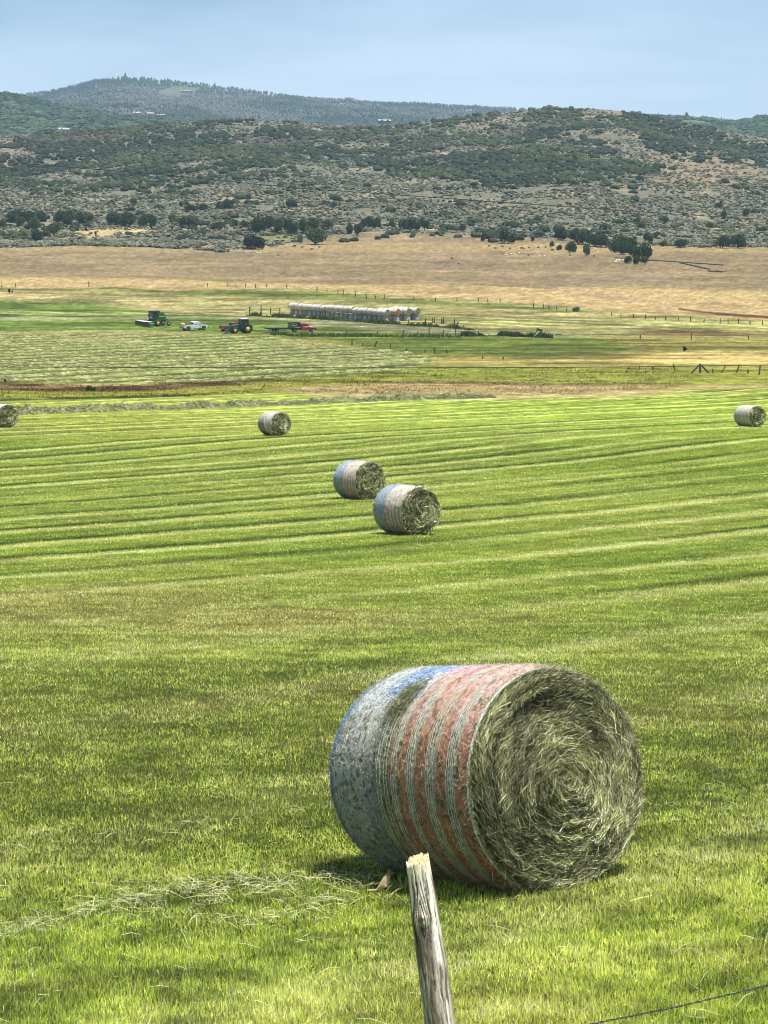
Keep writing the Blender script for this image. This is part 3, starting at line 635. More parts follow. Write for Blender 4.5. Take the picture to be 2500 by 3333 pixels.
def far_pts(n, U, V, dr, d0, vfoot, u0, u1, nseed, amp, tlo=0., thi=1.):
    uu = rng.uniform(u0, u1, n); t = rng.uniform(tlo**.85, thi**.85, n)**(1/.85); D = d0+(dr-d0)*t
    top = pch(uu, U, V); row = vfoot+(top-vfoot)*t**.85; x = (uu-W0/2)/F*D*CT
    w = sstep(0, .3, t)*(1-sstep(.85, 1, t)*.75)
    return x, D, zrow(D, row)+(fbm(x/260, D/260, nseed, 5)-.5)*amp*w, uu, row, t
def spires(name, X, Y, Z, Hh, R, cols, kind='cone'):
    n = len(X); m = 5
    if kind == 'cone': prof = [(.03, .35), (1.0, .10), (.62, .34), (.85, .38), (.40, .62), (.6, .64), (.0, 1.0)]
    else: prof = [(.14, 0), (.12, .35), (.8, .45), (1.0, .68), (.6, .92), (0.05, 1.0)]
    if kind == 'cone': prof = [(.12, 0), (1, .1), (.55, .4), (.72, .42), (.32, .72), (.42, .74), (.0, 1.0)]
    if kind == 'snag': prof = [(.3, 0), (.25, .5), (.9, .6), (.3, .8), (0.02, 1)]
    P = np.array(prof); k = len(P); a = np.arange(m)*2*PI/m
    rj = 1+.35*(rng.random((n, k, m))-.5)*2; off = rng.random(n)*6.28
    vx = X[:, None, None]+R[:, None, None]*P[None, :, 0, None]*rj*np.cos(a[None, None]+off[:, None, None]); vy = Y[:, None, None]+R[:, None, None]*P[None, :, 0, None]*rj*np.sin(a[None, None]+off[:, None, None])
    vz = Z[:, None, None]+Hh[:, None, None]*P[None, :, 1, None]+0*vx
    V = np.stack([vx, vy, vz], -1).reshape(-1, 3); f = []
    for i in range(k-1):
        for j in range(m): f.append((i*m+j, i*m+(j+1) % m, (i+1)*m+(j+1) % m, (i+1)*m+j))
    Fc = (np.arange(n)[:, None, None]*k*m+np.array(f)[None]).reshape(-1, 4)
    return mesh_np(name, V, Fc, M_leaf, np.repeat(cols, k*m, 0))
ARG = (5200, 3300, 460); x, y, z, uu, row, t = far_pts(34000, MU, MV, *ARG, -300, 1900, 150, 60, .10, 1.0)
top = pch(uu, MU, MV); con = ((uu < 470) & (uu > 150) & (row-top < 26+8*np.sin(uu/40))) | (rng.random(len(x)) < .12*sstep(.5, .6, fbm(x/200, y/200, 160, 3)))
clr = np.exp(-(((uu-590)/100)**2+((row-292)/11)**2)) > .62
k = con & ~clr; C = lin(58, 76, 62)*ALB*rng.uniform(.6, 1.2, (k.sum(), 1))
g = link('conifer_forest', spires('conifer_forest', x[k], y[k], z[k], rng.uniform(6, 11, k.sum()), rng.uniform(2, 3.2, k.sum()), C)); tag(g, 'dark conifer forest on the shoulder of the far mountain', 'conifer forest', kind='stuff')
k = ~con & ~clr; kn = k.sum(); C = np.where((fbm(x[k]/120, y[k]/120, 161, 3) > .5)[:, None], lin(124, 124, 116), lin(84, 98, 80))*ALB*rng.uniform(.6, 1.3, (kn, 1))
g = link('aspen_forest', spires('aspen_forest', x[k], y[k], z[k], rng.uniform(6, 13, kn), rng.uniform(1.4, 2.8, kn), C, 'aspen')); tag(g, 'bare grey and green aspen woods streaking the side of the far mountain', 'aspen forest', kind='stuff')
for (U, V, sd, u0, u1, nm, lb, nn) in ((LU, LV, 151, -400, 1000, 'green_scrub', 'green scrub covering the ridge below the far mountain at the left', 9000), (QU, QV, 152, 2000, 2900, 'green_scrub', 'green scrub on the distant ridge at the right edge', 5200)):
    x, y, z, uu, row, t = far_pts(nn, U, V, 3050 if sd == 151 else 3000, 1950, 520, u0, u1, sd, 30 if sd == 151 else 24, .2, 1.)
    k = fbm(x/90, y/90, 170, 3) > .30; x, y, z = x[k], y[k], z[k]; n = len(x)
    R = rng.uniform(3, 7, n); C = np.where((fbm(x/70, y/70, 171, 3) > .5)[:, None], lin(56, 78, 52), lin(76, 92, 62))*ALB*rng.uniform(.8, 1.2, (n, 1))
    g = link(nm, scatter_blobs(nm, x, y, z, R, R*.8, C, M_leaf, 1, .3)); tag(g, lb, 'green scrub', kind='stuff')
# conifers one can tell apart on the skylines
def conifer_mesh(seed, thin=1.):
    r = random.Random(seed); m = MB(); lv = 7
    for i in range(lv):
        z0 = .10+.82*i/lv; rr = (.30*(1-i/lv)**.9+.03)*thin; n = 9; vs = []; 
        for j in range(n):
            a = 2*PI*j/n+r.random()*.3; q = rr*r.uniform(.6, 1.15); vs.append((q*math.cos(a), q*math.sin(a), z0-r.random()*.03))
        vs.append((0, 0, z0+.24)); m.add(vs, [(j, (j+1) % n, n) for j in range(n)])
    m.cyl((0, 0, -.05), (0, 0, .2), .035, .03, 6); return m.mesh('conifer', M_fir)
M_fir = mat_plain('conifer_needles', tuple(lin(48, 64, 54)*ALB), .9, nscale=.3, namt=.3, spec=.1)
firs = [conifer_mesh(i, .75+.18*(i % 3)) for i in range(5)]
def skyline(us, U, V, d, hs, label, group, th=1.):
    for i, a in enumerate(us):
        vv = float(pch(a, U, V)); z = float(zrow(d-8, vv+2)); s = d/F; h = hs[i % len(hs)]*s
        o = link('conifer_tree', firs[i % 5], None, ((a-W0/2)/F*d*CT, d-8, z), (0, 0, i)); o.scale = (h*th, h*th, h); tag(o, label, 'conifer', group)
skyline([478, 489, 500, 508, 531, 545, 551, 557, 563, 570, 583, 590, 598, 603, 614, 625, 630, 638, 645, 652, 660, 672, 680, 688, 695, 716, 722, 728, 734, 740, 748, 755, 761, 772, 776, 784, 807], MU, MV, 5200,
        [11, 14, 10, 9, 12, 16, 10, 13, 9, 11, 15, 12, 8], 'small dark conifer on the falling skyline of the far mountain', 'conifers along the mountain skyline', 1.1)
skyline([417], MU, MV, 5200, [24], 'tallest broad dark conifer crowning the far mountain summit', None, 2.2)
skyline([706], MU, MV, 5200, [25], 'taller lone conifer rising over the mountain skyline trees', None, .9)
skyline([833], MU, MV, 5200, [18], 'slim lone conifer near the right end of the mountain skyline trees', None, .9)
skyline([946], MU, MV, 5200, [13], 'last tiny conifer down the right hand mountain skyline', None, 1)
skyline([2134], QU, QV, 3000, [18], 'thin dark conifer on the left end of the right distant ridge', None, .8)
skyline([2112, 2119, 2126], QU, QV, 3000, [12, 9], 'small rounded tree left of the thin conifer on the right ridge', 'small trees on the right ridge', 2.2)
skyline([2184, 2190], QU, QV, 3000, [12, 11], 'pair of squat dark trees on the right ridge skyline', 'squat pair on the right ridge', 2.4)
skyline([2225], QU, QV, 3000, [22], 'tallest broad rounded tree on the right distant ridge', None, 2.4)
skyline([2242], QU, QV, 3000, [9], 'tiny tree just right of the tallest tree on the right ridge', None, 1.5)
skyline([2330, 2337, 2343, 2349, 2357], QU, QV, 3000, [12, 16, 13, 10], 'thin spindly tree in the sparse group on the right ridge', 'spindly trees on the right ridge', .7)
# houses far away among the woods
M_hw = mat_plain('house_wall', (.17, .17, .165), .8, nscale=.3); M_hr = mat_plain('house_roof', (.27, .28, .29), .5, nscale=.3); M_hd = mat_plain('house_glass', (.04, .05, .06), .2, nscale=.3)
def house(u, v, d, wpx, hpx, label, gables=1, dark=False):
    s = d/F; w = wpx*s; h = hpx*s; x, y, z = at(u, v, d); t = thing('house', label, 'house', (x, y, z), .15)
    MB().box((0, 0, h*.25), (w, w*.45, h*.7)).part('wall', M_hw, t)
    m = MB(); m.add([(-w*.53, -w*.27, h*.55), (w*.53, -w*.27, h*.55), (w*.53, w*.27, h*.55), (-w*.53, w*.27, h*.55), (-w*.53, 0, h), (w*.53, 0, h)], [(0, 1, 5, 4), (2, 3, 4, 5), (0, 4, 3), (1, 2, 5), (0, 3, 2, 1)]); m.part('roof', M_hr, t)
    for g in range(gables):
        gx = (-.25+.5*g)*w if gables > 1 else -.2*w
        m = MB(); m.add([(gx-w*.13, -w*.32, 0), (gx+w*.13, -w*.32, 0), (gx+w*.13, -w*.32, h*.5), (gx, -w*.32, h*.9), (gx-w*.13, -w*.32, h*.5), (gx-w*.13, -.1*w, 0), (gx+w*.13, -.1*w, 0), (gx+w*.13, -.1*w, h*.5), (gx, -.1*w, h*.9), (gx-w*.13, -.1*w, h*.5)],
                        [(0, 1, 2, 3, 4), (5, 9, 8, 7, 6), (1, 6, 7, 2), (0, 4, 9, 5), (2, 7, 8, 3), (4, 3, 8, 9)]); m.part('gable', M_hw if not dark else M_hd, t)
    for q in (.12, .34): MB().box((w*q, -w*.23, h*.25), (w*.12, .1*s+.1, h*.3)).part('window', M_hd, t)
house(208, 429, 2300, 34, 13, 'small pale roofed house on the skyline at the far left of the near hill')
house(445, 373, 3000, 22, 9, 'long pale roofed house on the far slope, leftmost of three'); house(489, 375, 3000, 18, 9, 'white gabled house on the far slope, middle of three'); house(524, 378, 3000, 26, 6, 'low white house on the far slope, rightmost of three')
house(1251, 400, 2300, 40, 11, 'pale roofed lodge with dark gables behind the near hill', 2, True)
house(604, 300, 4700, 32, 6, 'low grey roofed house near the mountain summit clearing'); house(1118, 342, 4900, 24, 7, 'dim grey house among the trees on the mountain shoulder')
# air: even pale haze around everything
ZT = 760.; ZB = float(Zg.min())-1
hz = MB().box((0, 2950, (ZT+ZB)/2), (14000, 6400, ZT-ZB)).mesh('haze', bpy.data.materials.new('haze'))
mh = hz.materials[0]; mh.use_nodes = True; nt = mh.node_tree; nt.nodes.remove(nt.nodes['Principled BSDF']); pv_ = nt.nodes.new('ShaderNodeVolumePrincipled')
pv_.inputs['Density'].default_value = 8.0e-5; pv_.inputs['Color'].default_value = (.55, .80, 1, 1); pv_.inputs['Anisotropy'].default_value = .2
nt.links.new(pv_.outputs[0], [n for n in nt.nodes if n.type == 'OUTPUT_MATERIAL'][0].inputs['Volume'])
HAZE = link('haze', hz); tag(HAZE, 'thin bluish summer haze over the valley', 'haze', kind='stuff')

# ------------------------------------------------------------------ hay bales
M_net = mat_vcol('net_wrap', .55, 60, .25, .004, 160, spec=.4)
M_core = mat_vcol('hay_core', .9, 30, .35, .015, 45, spec=.1)
M_straw = mat_vcol('hay_straw', .6, 8, .15, trans=.15, spec=.3)
HAYC = [lin(218, 214, 162)*1.25, lin(182, 186, 126)*1.25, lin(98, 108, 66)*1.1, lin(246, 242, 204)*1.25]
def wrap_near(s, th, n1, n2):
    # s: 0 at the near rim to 1 at the far rim; th: angle, pi/2 = top
    c = np.empty(s.shape+(3,)); c[:] = lin(190, 192, 186)
    red = lin(176, 108, 98); wh = lin(214, 220, 204); gr = lin(146, 152, 112)
    sw = s+.006*np.sin(th*3)
    def band(a, b, col, al=1.):
        nonlocal c
        m = sstep(a-.004, a+.004, sw)*sstep(b+.004, b-.004, sw)*al; c = mixc(c, col, m)
    band(-.1, .015, lin(232, 232, 226)); band(.015, .08, red*1.15); band(.08, .135, wh); band(.135, .205, red); band(.205, .268, wh*.95); band(.268, .346, red); band(.346, .394, wh*.9)
    band(.394, .465, red); band(.465, .505, wh*.9); band(.505, .525, red); band(.525, .575, gr); band(.575, .61, wh*.85); band(.61, .66, lin(140, 150, 152))
    thr = np.cos(2*PI*sw/.0175); inw = ((sw > .08)*(sw < .135)+(sw > .205)*(sw < .268)+(sw > .346)*(sw < .394)+(sw > .465)*(sw < .505)+(sw > .525)*(sw < .61))
    c = mixc(c, lin(110, 116, 92), inw*.55)
    top = sstep(.35, .85, np.sin(th))  # wrap paler towards the top: sunlight put into its colour
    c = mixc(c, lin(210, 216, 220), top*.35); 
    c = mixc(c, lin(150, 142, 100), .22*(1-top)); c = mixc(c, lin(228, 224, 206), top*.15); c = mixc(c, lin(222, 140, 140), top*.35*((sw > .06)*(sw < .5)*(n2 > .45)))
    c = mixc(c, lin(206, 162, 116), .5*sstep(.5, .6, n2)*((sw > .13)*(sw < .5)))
    pink = sstep(.90, .97, np.sin(th))*sstep(.22, .3, sw)*sstep(.62, .5, sw); c = mixc(c, lin(226, 190, 204), pink*.8); c = mixc(c, lin(204, 96, 126), pink*sstep(.5, .56, n1)*.7)
    # bright blue starry flap near the top
    bm = sstep(.70, .80, np.sin(th)+.1*(n2-.5))*(np.cos(th) < .35)*sstep(.47, .52, sw+.1*(n2-.5))*sstep(.82, .72, sw+.16*(n1-.5)); c = mixc(c, lin(64, 136, 210), bm*.85*sstep(.30, .38, n1)); c = mixc(c, lin(225, 228, 236), bm*sstep(.60, .66, n2)*.8)
    # blue threads towards the far rim
    c = mixc(c, lin(96, 140, 190), (sstep(.955, .975, sw))*.9); c = mixc(c, lin(120, 150, 182), .5*sstep(.62, .9, sw)*(np.cos(2*PI*sw/.03) > .3)); c = mixc(c, lin(96, 122, 160), .6*sstep(.655, .67, sw)*sstep(.74, .70, sw)*sstep(.2, -.4, np.sin(th)-.2))
    # hay showing through the net, more and greener low down
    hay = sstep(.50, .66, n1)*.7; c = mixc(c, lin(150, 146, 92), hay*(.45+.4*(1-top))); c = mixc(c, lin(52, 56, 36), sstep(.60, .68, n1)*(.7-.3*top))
    lump = np.exp(-(((s-.57)/.05)**2+((th-2.32)/.18)**2)); c = mixc(c, lin(104, 108, 62), np.clip(lump*1.2*(n2 > .42), 0, .5))
    return np.clip(c*1.2, 0, 1.3)
def wrap_flag(blue, red, wash):
    def f(s, th, n1, n2):
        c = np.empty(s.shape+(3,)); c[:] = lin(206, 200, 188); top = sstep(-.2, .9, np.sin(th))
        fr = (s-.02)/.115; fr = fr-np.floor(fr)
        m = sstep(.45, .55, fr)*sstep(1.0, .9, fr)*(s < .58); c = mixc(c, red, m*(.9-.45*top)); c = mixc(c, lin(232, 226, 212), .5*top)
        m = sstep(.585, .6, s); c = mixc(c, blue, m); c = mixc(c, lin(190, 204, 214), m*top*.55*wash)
        c = mixc(c, lin(132, 130, 96), sstep(.52, .68, n1)*.55*(1-.6*top)); return c
    return f
def wrap_plain(a, b, k, stripe=0.):
    def f(s, th, n1, n2):
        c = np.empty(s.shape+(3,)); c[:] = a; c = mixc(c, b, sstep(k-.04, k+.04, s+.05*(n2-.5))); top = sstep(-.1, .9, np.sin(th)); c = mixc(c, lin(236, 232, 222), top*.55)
        if stripe: c = mixc(c, lin(150, 120, 96), stripe*(np.cos(2*PI*s/.085) > .35)*(s < .62)*(1-top*.7))
        c = mixc(c, lin(122, 124, 84), sstep(.5, .66, n1)*.5*(1-.5*top)); return c
    return f
def bale_parts(t, R, L, wrapf, nth, nx_, nface, nrim, nsurf, seed, straw_w, straw_l, squash=.0, dome=.03, taper=.0, straws_on=True):
    r = np.random.default_rng(seed)
    def rad(th, x):
        q = R*(1-squash*np.abs(np.sin(th))**2*(np.sin(th) < 0)*.6)*(1+.012*np.sin(2*th+seed)+.010*np.sin(3*th+x*2)+.012*(fbm(np.cos(th)*2+5, np.sin(th)*2+x*2, seed, 3)-.5))
        e = np.abs(x)/(L/2); q = q*(1-.035*sstep(.80, 1.0, e)-.02*e**2)*(1+taper*x/(L/2)); return q
    # wrapped side
    th = np.linspace(0, 2*PI, nth+1)[:-1]; xx = np.linspace(-L/2, L/2, nx_); TH_, XX = np.meshgrid(th, xx)
    lum = (fbm(XX*7, TH_*R*7, seed+3, 4)-.5)*.022+(fbm(XX*38, TH_*R*38, seed+8, 2)-.5)*.009
    Rr = rad(TH_, XX)+.012+lum
    V = np.stack([XX, Rr*np.cos(TH_), Rr*np.sin(TH_)], -1); n1 = fbm(XX*30, TH_*R*30, seed+1, 4); n2 = fbm(XX*11, TH_*R*11, seed+2, 4)
    s = .5-XX/L; C = wrapf(s, TH_, n1, n2)*ALB*(r.uniform(.62, 1.42, s.shape) if nth > 500 else r.uniform(.8, 1.2, s.shape))[..., None]
    i = np.arange(nx_*nth).reshape(nx_, nth); a = i[:-1]; b = np.roll(i[:-1], -1, 1); c_ = np.roll(i[1:], -1, 1); d = i[1:]
    Fc = np.stack([a.ravel(), d.ravel(), c_.ravel(), b.ravel()], 1)
    link('net_wrap', mesh_np('net_wrap', V.reshape(-1, 3), Fc, M_net, C.reshape(-1, 3), True), t)
    if nth > 500:      # the net's thick white threads
        tv, tf, tcl = [], [], []; o2 = 0; t2 = np.linspace(0, 2*PI, 361)
        for sv in (.004, .010, .086, .100, .114, .129, .212, .229, .246, .262, .351, .365, .379, .391, .468, .482, .497, .530, .551, .583, .603, .975, .985):
            x2 = (.5-sv)*L+.004*np.sin(t2*3+sv*40)+.002*r.normal(0, 1, 361); w2 = .0024 if sv > .011 else .0055; rr2 = rad(t2, x2)+.020+.003*r.random(361)
            for e in (-1, 1): tv.append(np.stack([x2+e*w2, rr2*np.cos(t2), rr2*np.sin(t2)], 1)); tcl.append(np.ones((361, 3))*(lin(240, 242, 226) if sv < .9 else lin(80, 130, 200))*r.uniform(.45, 1.1, (361, 1)))
            k2 = np.arange(360)[:, None]+o2; tf.append(np.concatenate([k2, k2+361, k2+362, k2+1], 1)); o2 += 722
        link('net_thread', mesh_np('net_thread', np.concatenate(tv), np.concatenate(tf), M_net, np.clip(np.concatenate(tcl)*.85, 0, .9)), t)
    # wound hay showing at both ends (one mesh)
    nr = max(12, nx_//2); Vs = []; Fs = []; Cs = []; off = 0
    for sg in (1, -1):
        rr = np.linspace(0.0, 1, nr)**.8; RR, TT = np.meshgrid(rr, th, indexing='ij'); q = rad(TT, np.full_like(TT, sg*L/2*.97))*RR
        spi = np.sin(2*PI*(RR*R/.075-TT/(2*PI)+.6*fbm(np.cos(TT)*2, np.sin(TT)*2+RR, seed+4, 2)))
        hgt = .018*spi*(RR > .06)+.05*(fbm(q*np.cos(TT)*5, q*np.sin(TT)*5, seed+5, 4)-.5)+dome*(1-RR**2)-.05*np.exp(-(RR/.07)**2)-.045*sstep(.93, 1, RR)
        hgt = hgt+.07*np.exp(-(((q*np.cos(TT)-.28)/.32)**2+((q*np.sin(TT)+.22)/.36)**2))-.05*np.exp(-(((q*np.cos(TT)+.05)/.5)**2+((q*np.sin(TT)-.48)/.18)**2)) if dome > 0 else hgt
        x_ = sg*(L/2+.0)+sg*hgt
        V = np.stack([x_, q*np.cos(TT), q*np.sin(TT)], -1); n3 = fbm(TT*5, RR*R*40, seed+6, 3)
        C = np.empty(RR.shape+(3,)); C[:] = lin(104, 104, 60); C = mixc(C, lin(150, 142, 84), sstep(.45, .6, n3)); C = mixc(C, lin(52, 58, 34), sstep(.2, -.8, spi)*.6)  # hollows of the windings darkened: inner shade painted into the hay colour
        i = np.arange(nr*nth).reshape(nr, nth)+off; a = i[:-1]; b = np.roll(i[:-1], -1, 1); c_ = np.roll(i[1:], -1, 1); d = i[1:]
        Fs.append(np.stack([a.ravel(), b.ravel(), c_.ravel(), d.ravel()], 1)[:, ::sg]); Vs.append(V.reshape(-1, 3)); Cs.append(C.reshape(-1, 3)*ALB); off += nr*nth
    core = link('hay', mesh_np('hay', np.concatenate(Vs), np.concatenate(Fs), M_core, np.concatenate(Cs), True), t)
    if not straws_on: return
    # loose straw ends standing off the wound face, the rim and the net
    def quads(P, D, Ln, Wd, cols, bend=.12):
        n = len(P); D = D/np.linalg.norm(D, axis=1)[:, None]; sd = np.cross(D, r.normal(0, 1, (n, 3))); sd /= np.linalg.norm(sd, axis=1)[:, None]
        b_ = r.normal(0, bend, (n, 3))*Ln[:, None]; A = P-D*Ln[:, None]/2; B = P+D*Ln[:, None]/2; Mi = P+b_*.5; w = sd*Wd[:, None]/2
        V = np.stack([A-w, A+w, Mi+w, Mi-w, B+w*.4, B-w*.4], 1).reshape(-1, 3); k = np.arange(n)[:, None]*6
        return V, np.concatenate([k+np.array([[0, 1, 2, 3]]), k+np.array([[3, 2, 4, 5]])]), np.repeat(cols, 6, 0)
    out = []
    n = nface; rr = np.sqrt(r.random(n))*.985; tt = r.random(n)*2*PI; q = rad(tt, np.full(n, L/2*.97))*rr
    lay = fbm(tt*1.5+3, rr*R*22, seed+7, 3)
    x_ = L/2+dome*(1-rr**2)+.010+.045*r.random(n)**2*(.5+lay)-.05*sstep(.95, 1, rr)+.07*np.exp(-(((q*np.cos(tt)-.28)/.32)**2+((q*np.sin(tt)+.22)/.36)**2))-.05*np.exp(-(((q*np.cos(tt)+.05)/.5)**2+((q*np.sin(tt)-.48)/.18)**2))
    ang = tt+PI/2+r.normal(0, .42, n)+.12+1.8*(fbm(q*np.cos(tt)*5, q*np.sin(tt)*5, seed+21, 3)-.5); D = np.stack([r.normal(0.07, .30, n), np.cos(ang), np.sin(ang)], 1)
    w = np.array([.28, .34, .24, .14]); pick = r.choice(4, n, p=w); cols = np.array(HAYC)[pick]*ALB*(.15+1.7*lay)[:, None]*r.uniform(.3, 1.35, (n, 1)); side = .80+.75*np.exp(-(((q*np.cos(tt)-.30)/.34)**2+((q*np.sin(tt)+.20)/.42)**2)); cols = cols*side[:, None]*(.8+.3*sstep(.42, .6, fbm(np.cos(tt)*rr*2.2, np.sin(tt)*rr*2.2, seed+9, 2)))[:, None]  # side: lower right paler, sunlight on the face painted into the straw
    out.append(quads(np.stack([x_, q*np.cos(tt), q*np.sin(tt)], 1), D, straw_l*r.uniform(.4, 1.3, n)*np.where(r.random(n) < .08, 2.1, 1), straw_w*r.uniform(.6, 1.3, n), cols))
    n = nrim; tt = r.random(n)*2*PI; sg = np.where(r.random(n) < .75, 1, -1); xx = sg*(L/2-r.random(n)**2*.10); q = rad(tt, xx)+.005
    D = np.stack([sg*r.uniform(-.2, .9, n), 0*tt, 0*tt], 1); og = r.uniform(.05, .9, n); tg = r.normal(0, 1.0, n); D[:, 1] = np.cos(tt)*og-np.sin(tt)*tg; D[:, 2] = np.sin(tt)*og+np.cos(tt)*tg
    cols = np.array(HAYC)[r.choice(4, n)]*ALB*r.uniform(.6, 1.2, (n, 1)); out.append(quads(np.stack([xx, q*np.cos(tt), q*np.sin(tt)], 1), D, straw_l*r.uniform(.5, 1.9, n), straw_w*r.uniform(.6, 1.1, n), cols))
    n = nsurf; tt = r.random(n)*2*PI; xx = r.uniform(-L/2, L/2, n); q = rad(tt, xx)+.018; tg = r.normal(0, 1, n); ax = r.normal(0, .8, n); og = np.abs(r.normal(.18, .2, n))
    D = np.stack([ax, np.cos(tt)*og-np.sin(tt)*tg, np.sin(tt)*og+np.cos(tt)*tg], 1); s = .5-xx/L
    wc = wrapf(s, tt, r.random(n)*.6+.2, r.random(n)*.6+.2); hc_ = np.array(HAYC)[r.choice(4, n)]; mixk = (r.random(n) < .30)[:, None]; cols = np.where(mixk, hc_*.95, wc*1.1)*ALB*r.uniform(.35, 1.7, (n, 1))
    out.append(quads(np.stack([xx, q*np.cos(tt), q*np.sin(tt)], 1), D, straw_l*(.34 if nth > 500 else .5)*r.uniform(.3, 1.4, n)**1.5, straw_w*.7*r.uniform(.6, 1.2, n), cols))
    if nth > 500:      # tangled tufts caught on the net
        n = 1000; tt = 2.32+r.normal(0, .12, n); xx = (.5-(.57+r.normal(0, .035, n)+(tt-2.32)*.12))*L; q = rad(tt, xx)+.02+.05*r.random(n)**2; tg = r.normal(0, 1, n); ax = r.normal(0, 1, n); og = r.normal(.1, .35, n)
        D = np.stack([ax, np.cos(tt)*og-np.sin(tt)*tg, np.sin(tt)*og+np.cos(tt)*tg], 1); cols = np.array(HAYC)[r.choice(4, n, p=[.2, .3, .42, .08])]*ALB*r.uniform(.3, 1.1, (n, 1)); out.append(quads(np.stack([xx, q*np.cos(tt), q*np.sin(tt)], 1), D, straw_l*r.uniform(.4, 1.5, n), straw_w*r.uniform(.5, 1, n), cols))
    Vs, Fs, Cs = [], [], []; off = 0
    for V, Fc, C in out: Vs.append(V); Fs.append(Fc+off); Cs.append(C); off += len(V)
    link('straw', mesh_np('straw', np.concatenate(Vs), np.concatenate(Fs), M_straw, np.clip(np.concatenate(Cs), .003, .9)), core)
def bale(label, u, v, yd, yaw, R, L, wf, lod, seed, pitch=0., zoff=0., group=None, **kw):
    x = (u-W0/2)/F*yd*CT*1.0; z = float(terrain(x, yd)); x = (u-W0/2)/F*(yd*CT-z*ST)
    z = float(terrain(x, yd))+zoff
    t = thing('hay_bale', label, 'hay bale', (x, yd, z), 0, group)
    # axis along local x, near face at +x
    t.rotation_euler = Matrix.Rotation(yaw, 3, 'Z').to_euler()
    m = Matrix.Rotation(yaw, 3, 'Z') @ Matrix.Rotation(pitch, 3, 'Y'); t.rotation_euler = m.to_euler()
    t.location = Vector((x, yd, z))+m @ Vector((0, 0, R))
    bale_parts(t, R, L, wf, *lod, seed, **kw); return t
LOD1 = (760, 250, 82000, 5200, 52000); LOD2 = (220, 70, 4200, 260, 900); LOD3 = (120, 44, 1500, 80, 260)
YAW1 = -(PI/2-math.radians(38.6))
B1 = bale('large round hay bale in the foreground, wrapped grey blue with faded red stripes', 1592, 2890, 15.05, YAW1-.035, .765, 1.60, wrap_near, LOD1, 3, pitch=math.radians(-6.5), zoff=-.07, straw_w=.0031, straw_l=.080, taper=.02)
blu = lin(142, 162, 174); rd = lin(184, 124, 112)
def bale_at(label, u, v, d, R, L, wf, lod, seed, yaw=YAW1, sw=.02, sl=.2, **kw):
    return bale(label, u, v, d, yaw, R, L, wf, lod, seed, zoff=-.03, straw_w=sw, straw_l=sl, **kw)
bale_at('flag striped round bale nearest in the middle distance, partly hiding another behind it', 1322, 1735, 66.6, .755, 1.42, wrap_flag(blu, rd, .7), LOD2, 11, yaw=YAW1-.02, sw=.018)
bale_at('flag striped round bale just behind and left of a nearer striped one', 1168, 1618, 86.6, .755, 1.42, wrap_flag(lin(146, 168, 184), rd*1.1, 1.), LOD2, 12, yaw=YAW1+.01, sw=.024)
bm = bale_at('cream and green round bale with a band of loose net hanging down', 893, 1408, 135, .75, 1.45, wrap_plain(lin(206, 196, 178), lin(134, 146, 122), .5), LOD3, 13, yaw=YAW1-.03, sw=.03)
# its loose strip of net
nn = 60; ta = np.linspace(1.75, 4.05, nn); xs_ = np.interp(ta, [1.75, 2.6, 3.3, 4.05], [-.0, -.02, .14, .50]); ws = np.interp(ta, [1.75, 2.8, 3.6, 4.05], [.035, .05, .06, .09])
V = []
for k in range(nn):
    rr = .80+.02*math.sin(k); 
    for e in (-1, 1): V.append((xs_[k]+e*ws[k], -rr*abs(math.cos(ta[k])) if False else rr*math.cos(ta[k]), rr*math.sin(ta[k])))
Fc = np.array([(2*i, 2*i+1, 2*i+3, 2*i+2) for i in range(nn-1)]); Fc2 = Fc[:, ::-1]
link('loose_net', mesh_np('loose_net', np.array(V), Fc, M_net, np.tile(lin(236, 206, 212)*.8, (len(V), 1))), bm)
bale_at('pale round bale with faint brown bands at the right edge of the field', 2440, 1385, 150, .74, 1.62, wrap_plain(lin(206, 198, 178), lin(176, 184, 182), .66, .6), LOD3, 14, yaw=YAW1-.16, sw=.03)
bale_at('round bale with white wrap cut off by the left edge of the picture', 10, 1368, 147, .78, 1.5, wrap_plain(lin(226, 230, 234), lin(150, 170, 180), .5), LOD3, 15, yaw=YAW1-.02, sw=.03)

